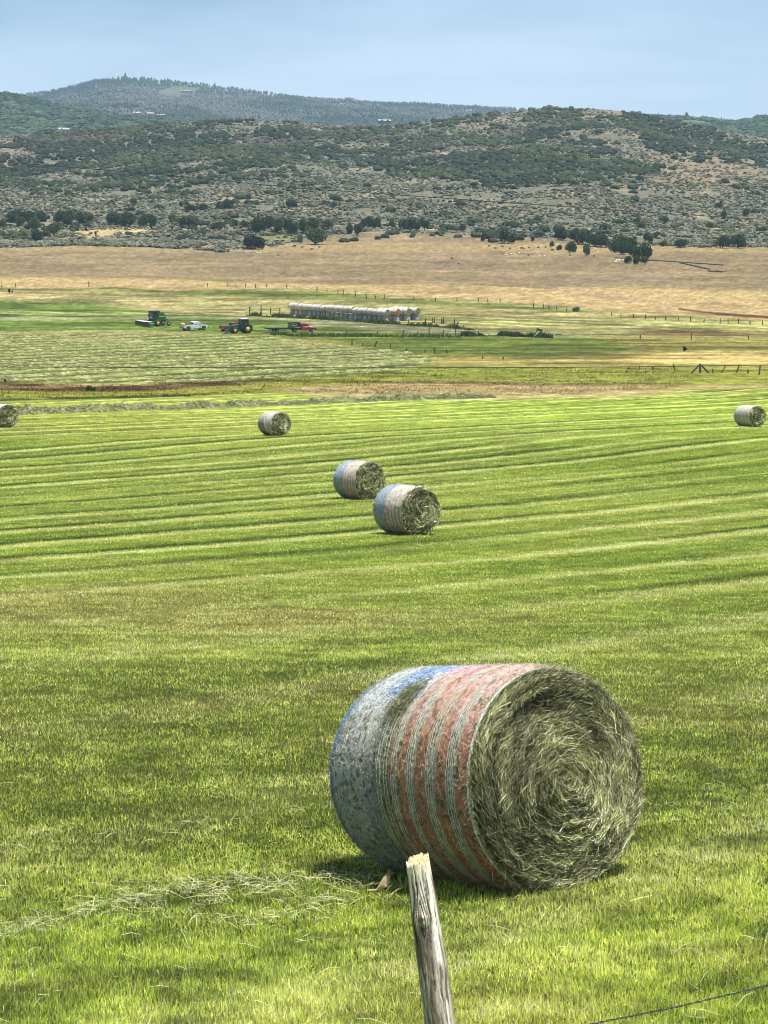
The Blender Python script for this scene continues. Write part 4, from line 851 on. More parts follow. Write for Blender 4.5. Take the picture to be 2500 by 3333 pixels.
# ------------------------------------------------------------------ long stacks of stored bales
def bale_small(seed, wf, upright=False):
    r = np.random.default_rng(seed); nth, nxx = 28, 9; R, L = .75, 1.5
    th = np.linspace(0, 2*PI, nth+1)[:-1]; xx = np.linspace(-L/2, L/2, nxx); T, X_ = np.meshgrid(th, xx)
    e = np.abs(X_)/(L/2); q = R*(1-.07*sstep(.7, 1, e)+.03*(fbm(np.cos(T)*2+X_, np.sin(T)*2+9, seed, 2)-.5)); n1 = r.random(T.shape)*.4+.3; n2 = fbm(X_*3, T*2, seed, 3)
    V = [np.stack([X_, q*np.cos(T), q*np.sin(T)], -1).reshape(-1, 3)]; C = [wf(.5-X_/L, T, n1, n2).reshape(-1, 3)*ALB]
    i = np.arange(nxx*nth).reshape(nxx, nth); Fs = [np.stack([i[:-1].ravel(), i[1:].ravel(), np.roll(i[1:], -1, 1).ravel(), np.roll(i[:-1], -1, 1).ravel()], 1)]; off = nxx*nth
    for sg in (1, -1):
        rr = np.linspace(.02, .95, 9); RR, TT = np.meshgrid(rr, th, indexing='ij'); x_ = sg*(L/2+.03*np.sin(RR*38+TT)+.02*r.random(RR.shape))
        V.append(np.stack([x_, RR*R*np.cos(TT), RR*R*np.sin(TT)], -1).reshape(-1, 3)); c = np.empty(RR.shape+(3,)); c[:] = lin(150, 148, 92); c = mixc(c, lin(70, 76, 46), (np.sin(RR*38+TT) < -.1)*.8); C.append(c.reshape(-1, 3)*ALB)
        i = np.arange(9*nth).reshape(9, nth)+off; off += 9*nth; Fs.append(np.stack([i[:-1].ravel(), np.roll(i[:-1], -1, 1).ravel(), np.roll(i[1:], -1, 1).ravel(), i[1:].ravel()], 1)[:, ::sg])
    V = np.concatenate(V); C = np.concatenate(C)
    if upright: V = V[:, [1, 2, 0]]; V[:, :2] *= (.86-.16*V[:, 2:3]); V[:, 2] = V[:, 2]*.84+.63
    return mesh_np('stored_bale', V, np.concatenate(Fs), M_net, C, True)
wA = wrap_plain(lin(240, 232, 214), lin(232, 224, 204), .4, 0); wB = wrap_plain(lin(236, 234, 230), lin(206, 212, 222), .5, .0); wC = wrap_plain(lin(238, 220, 200), lin(232, 226, 216), .5, 0)
tops = [bale_small(40+i, w) for i, w in enumerate((wA, wA, wB, wC))]
uA = wrap_plain(lin(196, 192, 178), lin(190, 188, 178), .5, 0); uB = wrap_plain(lin(150, 166, 182), lin(146, 160, 176), .5, 0); uC = wrap_plain(lin(200, 178, 156), lin(196, 180, 160), .5, 0)
bots = [bale_small(50+i, w, True) for i, w in enumerate((uA, uA, uB, uC))]
orange_top = bale_small(61, wrap_plain(lin(214, 180, 150), lin(214, 190, 170), .5, 0))
for a in orange_top.attributes['Col'].data[9*28:]: a.color = (a.color[0]*1.5, a.color[1]*.95, a.color[2]*.8, 1)
e0 = Vector(ground_at(1262, 1049, 380)[:2]); rowd = Vector((-.66, .75)).normalized(); perp = Vector((.75, .66)).normalized()
rowyaw = math.atan2(-rowd.y, -rowd.x)
rb = random.Random(4)
def rowbale(mesh_, k, off, upright, label, group):
    p = e0+rowd*(k*1.56+.75)+perp*off; z = float(terrain(p.x, p.y))
    o = link('stored_bale', mesh_, None, (p.x+rb.uniform(-.04, .04), p.y+rb.uniform(-.04, .04), z-.05+(0 if upright else 1.27+.74+rb.uniform(-.05, .05))), (0, 0, rowyaw+rb.uniform(-.04, .04)))
    tag(o, label, 'hay bale', group); return o
NB = 21
for k in range(NB):
    rowbale(bots[[0, 1, 2, 0, 3, 1, 0, 2][(k*5+k//3) % 8]], k, 0, True, 'blocky upright bale in the lower layer of the front stack row', 'upright bales under the front row')
    o = rowbale(tops[[0, 1, 2, 0, 3][(k*3) % 5]], k, 0, False, 'cream bale lying on top of the front stack row behind its end bale' if k else 'nearest lying bale of the front stack row, green round end facing us', 'lying bales along the top of the front row' if k else None)
    if 7 <= k <= 12: o.location.z += .10
for r_, (off, nt, sh) in enumerate(((3.05, 4, .0), (6.1, 4, .0), (9.15, 5, .3))):
    for k in range(nt):
        nm = ('second', 'third', 'last and rightmost')[r_]
        rowbale(bots[(k+r_) % 4], k+sh, off, True, f'upright bale under the {nm} of the stack rows behind the front one', f'upright bales under the {nm} stack row')
        rowbale(orange_top if (r_ == 0 and k == 0) else tops[(k+r_) % 3], k+sh, off, False,
                ('lying bale with an orange tinted end, on the second stack row' if r_ == 0 else f'lying bale whose round green end closes the {nm} stack row') if k == 0 else f'lying bale behind the end bale of the {nm} stack row', None if k == 0 else f'lying bales of the {nm} stack row')

# ------------------------------------------------------------------ weathered fence post and barbed wire in front
M_wood = mat_vcol('weathered_wood', .8, 18, .18, .004, 120, spec=.2, stretch=(1, 1, .12))
def post_big():
    nz_, nt_ = 420, 150; Hh = 1.45; zz = np.linspace(0, 1, nz_); th = np.linspace(0, 2*PI, nt_+1)[:-1]; ZZ, TT = np.meshgrid(zz, th, indexing='ij')
    r0 = np.interp(zz, [0, .55, .72, .86, 1], [.060, .0565, .056, .052, .0445])[:, None]
    cxx, czz = np.cos(TT), np.sin(TT)
    wp = .5*fbm(ZZ*9, TT*1.2, 208, 3)+.9*np.exp(-((ZZ-.855)/.04)**2)*np.sign(TT-4.45)*np.exp(-((TT-4.45)/.5)**2)*.5; gr = fbm((TT-wp)*3.4, ZZ*9, 201, 5); gr2 = fbm((TT-wp)*15, ZZ*26, 202, 4); crack = sstep(.40, .31, fbm((TT-wp)*8, ZZ*7, 203, 4))
    kn = np.exp(-(((TT-4.45)/.34)**2+((ZZ-.855)/.014)**2)); kn2 = np.exp(-(((TT-4.75)/.2)**2+((ZZ-.70)/.009)**2)); below = np.exp(-(((TT-4.45)/.4)**2))*sstep(.845, .83, ZZ)*sstep(.77, .82, ZZ)
    rr = r0*(1+.10*(gr-.5)+.05*(gr2-.5))-.004*crack+.010*kn-.006*np.exp(-(((TT-4.5)/.16)**2+((ZZ-.853)/.007)**2))+.003*kn2-.003*below
    rr = rr*(1+.10*np.cos(TT-.4)*(1-ZZ))
    jag = .035*(vnoise(TT*5.1, 0*TT, 204)-.5)+.020*(vnoise(TT*17, 0*TT, 205)-.5)
    Zh = ZZ*Hh+jag*sstep(.985, 1, ZZ)+.018*np.cos(TT-1.0)*sstep(.97, 1, ZZ)
    V = np.stack([rr*cxx, rr*czz, Zh], -1)
    C = np.empty(ZZ.shape+(3,)); C[:] = lin(226, 220, 206); C = mixc(C, lin(128, 110, 92), sstep(.46, .58, gr2)*.85); C = mixc(C, lin(84, 68, 56), sstep(.50, .60, gr)*.8); C = mixc(C, lin(36, 28, 24), crack*.9)
    low = sstep(.86, .74, ZZ+.10*(gr-.5)); C = mixc(C, lin(122, 110, 98), low*.55); C = mixc(C, lin(240, 236, 226), sstep(.40, .52, fbm(TT*5-wp, ZZ*12, 206, 3))*np.exp(-((TT-5.45)/.4)**2)*.95)
    C = mixc(C, lin(88, 58, 42), np.clip(kn*1.3, 0, 1)*sstep(.35, .6, gr2)); C = mixc(C, lin(30, 22, 18), np.clip(below, 0, 1)*.8); C = mixc(C, lin(226, 216, 190), sstep(.955, .985, ZZ+.05*(gr2-.5)+.03*(gr-.5))*.9)
    i = np.arange(nz_*nt_).reshape(nz_, nt_); Fc = np.stack([i[:-1].ravel(), np.roll(i[:-1], -1, 1).ravel(), np.roll(i[1:], -1, 1).ravel(), i[1:].ravel()], 1)
    # broken top: rings stepping inward
    Vs = [V.reshape(-1, 3)]; Cs = [C.reshape(-1, 3)]; Fs = [Fc]; prev = i[-1]; off = nz_*nt_
    for k, f in enumerate(np.linspace(.9, .02, 9)):
        top = V[-1].copy(); top[:, :2] *= f; top[:, 2] = Hh+.045*(fbm(top[:, 0]*90+3, top[:, 1]*90, 207, 3)-.42)+.01*np.cos(th-1.2)
        Vs.append(top); Cs.append(lin(214, 192, 146)*(.5+.9*rng.random((nt_, 1)))); cur = np.arange(nt_)+off; off += nt_
        Fs.append(np.stack([prev, np.roll(prev, -1), np.roll(cur, -1), cur], 1)); prev = cur
    return mesh_np('fence_post', np.concatenate(Vs), np.concatenate(Fs), M_wood, np.clip(np.concatenate(Cs)*.8, .003, .9), True)
pt = Vector(at(1360, 2806, 8.15)); pb = Vector(at(1431, 3333, 8.10)); dv = (pb-pt).normalized(); base = pt+dv*1.45
fp = link('fence_post', post_big(), None, base); zz_ = -dv; xx_ = Vector((0, 1, 0)).cross(zz_).normalized(); yy_ = zz_.cross(xx_); fp.rotation_euler = Matrix((xx_, yy_, zz_)).transposed().to_euler(); tag(fp, 'weathered grey wooden fence post with a broken top, leaning in front of the large bale', 'fence post')
M_wire = mat_plain('rusty_wire', tuple(lin(84, 84, 82)*.8), .5, .7, nscale=40, namt=.4)
def barbed():
    A = Vector(at(1440, 3452, 8.02)); Bp = Vector(at(1925, 3333, 8.05)); Cp = Vector(at(2500, 3207, 8.15)); dirn = (Cp-Bp).normalized()
    pts = [A, Bp, (Bp+Cp)/2-Vector((0, 0, .006)), Cp, Cp+dirn*2.6]
    m = MB(); P = []
    for a, b in zip(pts[:-1], pts[1:]):
        n = max(2, int((b-a).length/.011))
        for i in range(n): P.append(a.lerp(b, i/n))
    for ph in (0, PI):
        prev = None
        for i, p in enumerate(P):
            d = (P[min(i+1, len(P)-1)]-P[max(i-1, 0)]).normalized(); o = d.orthogonal().normalized(); b = d.cross(o); t = i*.011/.075*2*PI+ph
            q = p+(o*math.cos(t)+b*math.sin(t))*.0024
            if prev is not None: m.cyl(prev, q, .0019, n=5)
            prev = q
    s = link('strand', m.mesh('strand', M_wire), None)
    rdm = random.Random(2); brb = []
    for i in range(6, len(P)-6, 12):
        p = P[i]; mm = MB()
        for k in range(4):
            a = rdm.random()*6.28; v = Vector((rdm.uniform(-.4, .4), math.cos(a), math.sin(a))).normalized(); mm.cyl((0, 0, 0), v*.017, .0015, .0006, 5)
        mm.cyl((-.005, 0, 0), (.005, 0, 0), .0048, .0048, 7); brb.append((p, mm.mesh('barb', M_wire)))
    return s, brb
s, brb = barbed(); s.name = 'barbed_wire'; tag(s, 'twisted barbed wire strand rising to the right across the bottom corner', 'barbed wire')
for p, me in brb:
    o = link('barb', me, s, p)

# ------------------------------------------------------------------ overhead cables
M_cable = mat_plain('cable', (.02, .02, .02), .6, nscale=1)
def cable(pts, d0, d1, r, label):
    P = []
    us_ = np.linspace(-1600, 4100, 120); vs_ = pch(us_, [p[0] for p in pts], [p[1] for p in pts])
    for a, b in zip(us_, vs_): dd = d0+(d1-d0)*(a/2500.); P.append(Vector(at(a, b, dd)))
    m = MB()
    for a, b in zip(P[:-1], P[1:]): m.cyl(a, b, r, r, 6)
    o = link('cable', m.mesh('cable', M_cable, True)); tag(o, label, 'cable')
cable([(-1600, 250), (0, 525), (527, 568), (942, 609), (1250, 631), (1890, 676), (2500, 714), (4100, 760)], 74, 84, .014, 'black overhead cable sloping down to the right across the hillside')
cable([(-1600, 1205), (0, 1194.5), (1000, 1197), (1800, 1195.5), (2500, 1188), (4100, 1150)], 74, 84, .014, 'black overhead cable running almost level across the far meadow')

# ------------------------------------------------------------------ fences of the far fields
M_post = mat_plain('post_wood', tuple(lin(92, 80, 66)*.6), .9, nscale=2, namt=.4); M_postp = mat_plain('pale_post', tuple(lin(206, 200, 186)*.8), .9, nscale=2)
rf = random.Random(8)
def post_obj(t, g, h, w, leanx, leany=0., m_=None, org=None):
    m = MB(); m.cyl((0, 0, -.2), (leanx*h, leany*h, h), w/2*1.1, w/2*.85, 7); o = m.part('post', m_ or M_post, t); o.location = (g[0]-org[0], g[1]-org[1], g[2]-org[2]); return o
def fence(label, pts, hpx, w, rails=(), white=()):
    G = [ground_at(u, v, 150, 900) for (u, v) in [(p[0], p[1]) for p in pts]]; org = G[0]; t = thing('wire_fence' if not rails else 'rail_fence', label, 'fence', org)
    for i, (p, g) in enumerate(zip(pts, G)):
        s = g[1]/F; h = (p[2] if len(p) > 2 else hpx*rf.uniform(.75, 1.2))*s; ln = p[3] if len(p) > 3 else rf.uniform(-.12, .12)
        post_obj(t, g, h, w*rf.uniform(.8, 1.3), ln, 0, M_postp if i in white else None, org)
    if not rails:
        wm = MB()
        for hh in (.45, .75, 1.0):
            for a, b in zip(G[:-1], G[1:]):
                wm.cyl((a[0]-org[0], a[1]-org[1], a[2]-org[2]+hh), (b[0]-org[0], b[1]-org[1], b[2]-org[2]+hh), .004, .004, 4)
        wm.part('wire', M_post, t)
    for (i, j, fr) in rails:
        a, b = G[i], G[j]; rm = MB(); rm.cyl((a[0]-org[0], a[1]-org[1], a[2]-org[2]+fr), (b[0]-org[0], b[1]-org[1], b[2]-org[2]+fr), .055, .05, 6); rm.part('rail', M_post, t)
    return t
fence('sparse line of small fence posts along the upper edge of the green fields', [(5, 934), (51, 935), (290, 934), (675, 934), (741, 934), (769, 935), (799, 936), (832, 937), (868, 935), (934, 940), (1032, 948), (1065, 952), (1100, 957), (1117, 960), (1157, 964), (1193, 974), (1222, 974), (1250, 976), (1348, 979), (1418, 982), (1487, 981), (1558, 982), (1588, 985), (1627, 986), (1737, 1001), (1769, 1006), (1788, 1008), (1813, 1009), (1845, 1014), (1991, 1030), (2022, 1030), (2062, 1036), (2101, 1038), (2134, 1040), (2167, 1043), (2207, 1044), (2249, 1047), (2291, 1050), (2344, 1054), (2370, 1055), (2404, 1052), (2442, 1056), (2483, 1057), (2540, 1060)], 15, .22)
fence('uneven row of leaning posts across the wet green meadow behind the trucks', [(1022, 1090, 17), (1074, 1096, 14), (1128, 1090, 15), (1229, 1090, 13), (1310, 1092, 19, .25), (1359, 1091, 16, .1), (1397, 1094, 30, 0), (1442, 1091, 18, .1), (1483, 1094, 26, 0), (1526, 1095, 13), (1558, 1091, 14), (1644, 1093, 16, -.2), (1728, 1096, 16), (2084, 1104, 15, 0), (2250, 1107, 24, 0), (2437, 1105, 14)], 16, .2, white=(0,))
fence('short stubby posts slanting down the wet meadow below the trucks', [(1146, 1124, 17, 0), (1181, 1126, 9), (1217, 1130, 20, .5), (1271, 1136, 16, 0), (1324, 1142, 10), (1383, 1148, 11), (1416, 1151, 18, -.1), (1457, 1151, 14, -.3), (1571, 1168, 12, 0), (1638, 1170, 9)], 14, .2)
fence('low dark fence at the right side of the far meadow near the timber brace', [(1911, 1196, 12, 0), (1956, 1194, 7), (2082, 1202, 12, -.1), (2125, 1204, 10), (2198, 1204, 20, -.35), (2320, 1214, 14, 0), (2345, 1214, 22, .7), (2395, 1213, 26, .45), (2435, 1216, 14, 0), (2470, 1220, 30, .15), (2530, 1222, 20)], 14, .18, white=(0, 1))
fence('dark rail fence with four posts left of the stacked bales', [(813, 1021, 24, 0), (850, 1021, 26, 0), (881, 1023, 22, 0), (911, 1025, 22, 0)], 22, .24, rails=((0, 1, 1.0), (1, 2, .98), (2, 3, .95)))
fence('dark rail fence standing in front of the stacked bales', [(984, 1033, 26, 0), (1017, 1036, 26, 0), (1050, 1038, 28, 0), (1117, 1042, 30, 0), (1181, 1045, 26, 0), (1207, 1047, 26, 0), (1240, 1051, 18, 0), (1273, 1054, 16, 0), (1330, 1056, 18, 0)], 26, .24, rails=((4, 5, .95), (5, 6, .95), (6, 7, .95), (7, 8, .9)))
fence('broken rail fence right of the stacked bales', [(1384, 1050, 14, .1), (1409, 1052, 18, -.05), (1414, 1052, 18, 0), (1438, 1054, 18, 0), (1444, 1054, 20, 0), (1480, 1058, 22, 0), (1484, 1058, 10, .8)], 20, .26, rails=((0, 1, .6), (3, 5, .55)))
def brace(u, v, hpx, label, pale):
    g = ground_at(u, v, 150); s = g[1]/F; h = hpx*s; t = thing('brace_post', label, 'fence brace', g)
    m = MB(); m.cyl((0, 0, -.2), (0, 0, h), .16, .14, 7); m.part('post', M_post, t)
    sides = (-1,) if pale else (-1, 1)
    for q in sides: m = MB(); m.cyl((q*h*.95, 0, 0), (q*.05, 0, h*.92), .13, .12, 6); m.part('strut', M_postp if pale else M_post, t)
    if pale: m = MB(); m.cyl((h*2.2, -.3, -.1), (h*2.2, -.3, h*.8), .12, .11, 6); m.part('post', M_postp, t); m = MB(); m.cyl((h*2.2, -.3, h*.45), (h*3.2, -.3, h*.42), .09, .09, 6); m.part('rail', M_post, t)
brace(1757, 1098, 22, 'corner post with a long pale diagonal strut beside a small bush', True)
brace(2279, 1214, 30, 'dark timber brace of three poles meeting at the top, in the far meadow', False)

# ------------------------------------------------------------------ lone bushes and weeds in the fields
def bush(u, v, wpx, hpx, tone, label, name='bush', grp=None, i=0):
    g = ground_at(u, v, 150); s = g[1]/F; o = link(name, crown_get(i % 6, tone), None, (g[0], g[1], g[2]-.1)); o.scale = (wpx*s*1.1, wpx*s*1.1, hpx*s*1.1); tag(o, label, 'bush', grp)
bush(1754, 1088, 22, 22, 'm', 'thin bush growing behind the pale diagonal fence strut', i=1)
bush(30, 954, 9, 15, 'k', 'small dark upright bush in the pale field at the far left', i=2); bush(40, 952, 8, 8, 'm', 'tiny low bush right beside the dark upright one at the far left', i=3)
bush(298, 1272, 36, 20, 'm', 'green weedy bush in the rust coloured ditch growth', i=4); bush(18, 1243, 12, 12, 'k', 'small dark weed sticking up at the left end of the rusty ditch', i=5)
bush(1874, 1014, 26, 16, 'p', 'thin pale bush by the upper fence right of centre', i=0); bush(2228, 1142, 14, 16, 'k', 'dark stump like bush in the dry meadow at the right', i=1)
for i, (u_, v_, h_) in enumerate(((252, 741, 11), (280, 752, 13), (311, 767, 15), (259, 784, 15), (235, 794, 15), (493, 748, 14), (318, 776, 6), (302, 776, 7), (560, 748, 12), (425, 768, 12))):
    bush(u_, v_, 9 if h_ > 9 else 9, h_, 'k', 'small black looking juniper on the pale track at the left hill foot', 'juniper_bush', 'dark junipers by the pale track', i)
for i, (u_, v_, w_) in enumerate(((1592, 802, 8), (1612, 809, 12), (1636, 805, 9), (1660, 811, 9), (1702, 809, 18), (1723, 808, 8), (1752, 807, 8), (1776, 806, 9), (1798, 815, 14), (1720, 832, 8), (1856, 832, 8), (1934, 835, 8), (1470, 842, 8), (906, 832, 6), (1492, 860, 6), (1015, 812, 16), (985, 806, 12), (1040, 806, 9), (958, 802, 14))):
    bush(u_, v_, w_, 5, 'm' if i % 2 else 'k', 'low dark shrub dotted over the dry pasture below the oaks', 'low_shrub', 'low shrubs dotted over the pasture', i)
X, Y = [], []
# weedy strips: one sheet of growth in front of the stacks, another by the corner posts
def weeds(name, label, pts, hw, n, hh, col, seed):
    us_ = rng.uniform(pts[0][0], pts[-1][0], n); vs_ = np.interp(us_, [p[0] for p in pts], [p[1] for p in pts])+rng.normal(0, hw*.5, n)
    cen = [ground_at(a, np.interp(a, [p[0] for p in pts], [p[1] for p in pts]), 200) for a in np.linspace(pts[0][0], pts[-1][0], 24)]
    cy_ = np.interp(us_, np.linspace(pts[0][0], pts[-1][0], 24), [c[1] for c in cen]); y_ = cy_+rng.normal(0, hw*.55, n); x_ = (us_-W0/2)/F*y_*CT; z_ = terrain(x_, y_)
    hn = hh*(.15+1.7*sstep(.35, .7, fbm(x_/2.5, y_/2.5, seed, 3))); R = rng.uniform(.12, .35, n)
    C = np.asarray(col)*ALB*rng.uniform(.6, 1.4, (n, 1)); o = link(name, blades(name, x_, y_, z_, hn, R*.9, C, M_leaf, .3), None); tag(o, label, 'weeds', kind='stuff')
weeds('weeds', 'dark green weeds growing along the foot of the stacked bales', [(800, 1027), (950, 1034), (1100, 1042), (1260, 1054), (1400, 1062), (1545, 1074)], 1.8, 6500, .5, lin(92, 110, 58), 301)
weeds('weeds', 'green weeds round the corner posts right of the middle', [(1500, 1094), (1640, 1094), (1800, 1100)], 2.2, 3000, .6, lin(76, 98, 48), 302)
weeds('weeds', 'rank green growth along the fence line below the parked trucks', [(880, 1088), (1000, 1094), (1300, 1096), (1500, 1097)], 3.5, 3500, .4, lin(104, 124, 58), 303)
# stones
M_stone = mat_plain('pale_stone', (.62, .60, .56), .8, nscale=1, namt=.2); M_stoned = mat_plain('dark_stone', (.12, .09, .07), .9, nscale=1, namt=.3)
stm = []
for i in range(3):
    V, Fc = blob_template(1, .25, 90+i); stm.append((mesh_np('stone', V, Fc, M_stone), mesh_np('stone', V, Fc, M_stoned)))
def stone(u, v, w, dark, label, grp):
    g = ground_at(u, v, 150); s = g[1]/F; o = link('stone', stm[rf.randrange(3)][1 if dark else 0], None, g); o.scale = (w*s*.6, w*s*.6, w*s*.42); o.rotation_euler = (0, 0, rf.random()*6); tag(o, label, 'stone', grp)
for i in range(16): stone(1640+rf.random()*52, 822+rf.random()*8, rf.uniform(2, 4.5), 0, 'white stone in the pile at the end of the dug strip', 'white stones by the dug strip')
for i in range(5): stone(rf.choice([1742, 1755, 1773]), 830+rf.random()*3, rf.uniform(2, 4), 0, 'white stone lying alone right of the stone pile', 'single white stones')
for i in range(18): stone(1985+rf.random()*48, 838+rf.random()*15, rf.uniform(2.5, 5.5), 0, 'white rock in the heap left of the lowest grove trees', 'white rocks by the grove')
for i in range(10): stone(786+rf.random()*66, 813+rf.random()*13, rf.uniform(2, 4), 0, 'white stone near the dark round oak', 'white stones by the dark oak')
for i in range(26): stone(1515+i*11+rf.random()*8, 924+i*.55+rf.random()*3, rf.uniform(3, 8), 1, 'dark rock in the row of rubble along the pasture', 'dark rubble row')
# dark pipes on the pasture and the earth heap beside them
for a, b, r_, lab in (((2000, 840), (2355, 864), .16, 'upper of two long dark irrigation pipes lying on the pasture at the right'), ((2210, 856), (2350, 887), .20, 'lower of two long dark irrigation pipes lying on the pasture at the right')):
    n_ = 14; P = [ground_at(a[0]+(b[0]-a[0])*i/n_, a[1]+(b[1]-a[1])*i/n_, 500) for i in range(n_+1)]; m = MB(); o_ = P[0]
    for p, q in zip(P[:-1], P[1:]): m.cyl((p[0]-o_[0], p[1]-o_[1], p[2]-o_[2]+r_), (q[0]-o_[0], q[1]-o_[1], q[2]-o_[2]+r_), r_, r_, 8)
    tag(link('pipe', m.mesh('pipe', M_cable), None, o_), lab, 'pipe')
V, Fc = blob_template(3, .06, 99); g = ground_at(2336, 884, 500); o = link('earth_heap', mesh_np('earth_heap', V*np.array([1, 1, .8]), Fc, mat_plain('turned_earth', tuple(lin(126, 92, 72)*.7), .95, nscale=3, namt=.3)), None, g); o.scale = (3.4, 3, 1.3); tag(o, 'low heap of brown earth beside the dark pipes', 'earth heap')

# ------------------------------------------------------------------ ground squirrel by the bale
M_fur = mat_vcol('fur', .9, 60, .2, .001, 400, spec=.1)
M_eye = mat_plain('eye', (.01, .01, .01), .1)
def squirrel():
    g = ground_at(1250, 2908, 11, 18); t0 = Vector((g[0], g[1], g[2]))
    # skeleton: x to the animal's front
    J = {'hip': ((-.012, 0, .030), .030), 'belly': ((.004, 0, .060), .030), 'chest': ((.018, 0, .094), .025), 'neck': ((.030, 0, .117), .0165), 'head': ((.044, 0, .130), .0175), 'snout': ((.064, 0, .126), .0095), 'nose': ((.072, 0, .123), .005),
         'tail': ((-.045, 0, .012), .009), 'tail2': ((-.085, .006, .008), .010), 'tail3': ((-.12, .010, .010), .005)}
    E = [('hip', 'belly'), ('belly', 'chest'), ('chest', 'neck'), ('neck', 'head'), ('head', 'snout'), ('snout', 'nose'), ('hip', 'tail'), ('tail', 'tail2'), ('tail2', 'tail3')]
    for s_, n_ in ((1, 'l'), (-1, 'r')):
        J['sh'+n_] = ((.024, s_*.018, .090), .011); J['el'+n_] = ((.032, s_*.021, .066), .0075); J['pw'+n_] = ((.046, s_*.012, .060), .005); E += [('chest', 'sh'+n_), ('sh'+n_, 'el'+n_), ('el'+n_, 'pw'+n_)]
        J['kn'+n_] = ((.020, s_*.026, .030), .017); J['hk'+n_] = ((-.006, s_*.026, .010), .008); J['ft'+n_] = ((.036, s_*.026, .005), .0055); E += [('hip', 'kn'+n_), ('kn'+n_, 'hk'+n_), ('hk'+n_, 'ft'+n_)]
    ks = list(J); me = bpy.data.meshes.new('ground_squirrel'); me.from_pydata([J[k][0] for k in ks], [(ks.index(a), ks.index(b)) for a, b in E], []); me.update()
    o = link('ground_squirrel', me, None); md = o.modifiers.new('skin', 'SKIN'); md.use_smooth_shade = True
    for i, k in enumerate(ks): me.skin_vertices[0].data[i].radius = (J[k][1], J[k][1]); me.skin_vertices[0].data[i].use_root = (i == 0)
    sb = o.modifiers.new('sub', 'SUBSURF'); sb.levels = 2; sb.render_levels = 2
    dg = bpy.context.evaluated_depsgraph_get(); ev = o.evaluated_get(dg); m2 = bpy.data.meshes.new_from_object(ev); o.modifiers.clear(); o.data = m2; m2.name = 'ground_squirrel'
    V = np.array([v.co[:] for v in m2.vertices]); C = np.empty((len(V), 3)); C[:] = lin(186, 164, 122); C = mixc(C, lin(226, 210, 168), sstep(.0, .02, V[:, 0]-.1*V[:, 2])*(V[:, 2] < .11)); C = mixc(C, lin(132, 122, 100), sstep(.112, .124, V[:, 2])*.8)
    a = m2.color_attributes.new('Col', 'FLOAT_COLOR', 'POINT'); c4 = np.ones((len(V), 4), np.float32); c4[:, :3] = C*.8; a.data.foreach_set('color', c4.ravel()); m2.materials.clear(); m2.materials.append(M_fur)
    o.location = t0+Vector((0, 0, .012)); o.rotation_euler = (0, 0, .12); tag(o, 'small tan ground squirrel standing upright by the shaded base of the large bale', 'squirrel')
    for s_ in (1, -1):
        m = MB(); m.cyl((.050, s_*.0135, .135), (.051, s_*.0168, .1355), .0030, .0018, 8); m.part('eye', M_eye, o)
        m = MB(); m.cyl((.034, s_*.010, .142), (.032, s_*.014, .151), .0055, .0035, 8); er = m.part('ear', M_fur, o).data.color_attributes.new('Col', 'FLOAT_COLOR', 'POINT')
        for d_ in er.data: d_.color = (.32, .26, .17, 1)
squirrel()

# ------------------------------------------------------------------ vehicles parked on the far field
def paint(n, c, rough=.35): return mat_plain(n, tuple(c), rough, 0, nscale=1.2, namt=.08, coat=.3)
P_white = paint('white_paint', lin(214, 218, 224)*.75); P_red = paint('red_paint', lin(150, 18, 32)*.75); P_green = paint('green_paint', lin(16, 92, 48)*.75); P_yel = paint('yellow_paint', lin(244, 206, 60)*.85)
P_black = mat_plain('black_plastic', (.018, .018, .02), .5); P_tyre = mat_plain('tyre_rubber', (.02, .02, .02), .85); P_glass = mat_plain('tinted_glass', (.02, .026, .03), .08, spec=.6); P_rim = mat_plain('alloy', (.5, .5, .52), .35, .6)
P_lgrey = mat_plain('grey_cladding', (.12, .12, .13), .5); P_lamp = mat_plain('lamp_red', (.5, .02, .02), .3); P_lampw = mat_plain('lamp_clear', (.8, .8, .78), .2); P_deck = mat_plain('deck_steel', (.07, .07, .075), .6); P_chrome = mat_plain('chrome', (.7, .7, .7), .2, 1); P_top = mat_plain('pale_cover', (.58, .58, .56), .6)
def wheel(t, x, y, r, w, rimmat, hub=.55):
    m = MB(); m.lathe_y((x, y, r), [(-w/2, r*hub), (-w/2, r*.9), (-w*.36, r), (w*.36, r), (w/2, r*.9), (w/2, r*hub)], 24); wo = m.part('wheel', P_tyre, t, True)
    m = MB(); m.lathe_y((x, y, r), [(-w*.42, .01), (-w*.42, r*.2), (-w*.30, r*.25), (-w*.46, r*hub*1.04), (-w*.2, r*hub*1.04), (w*.2, r*hub*1.04), (w*.46, r*hub*1.04), (w*.30, r*.25), (w*.42, r*.2), (w*.42, .01)], 20); m.part('rim', rimmat, wo, True)
def place(name, label, cat, u, v, head, dd=0):
    g = ground_at(u, v, 200, 800); n = Vector((0, 0, 1)); e = 2.
    gx = (float(terrain(g[0]+e, g[1]))-float(terrain(g[0]-e, g[1])))/(2*e); gy = (float(terrain(g[0], g[1]+e))-float(terrain(g[0], g[1]-e)))/(2*e)
    t = thing(name, label, cat, g); X = Vector((math.cos(head), math.sin(head), gx*math.cos(head)+gy*math.sin(head))).normalized(); Nn = Vector((-gx, -gy, 1)).normalized(); Yv = Nn.cross(X).normalized(); Nn = X.cross(Yv)
    t.rotation_euler = Matrix((X, Yv, Nn)).transposed().to_euler(); return t
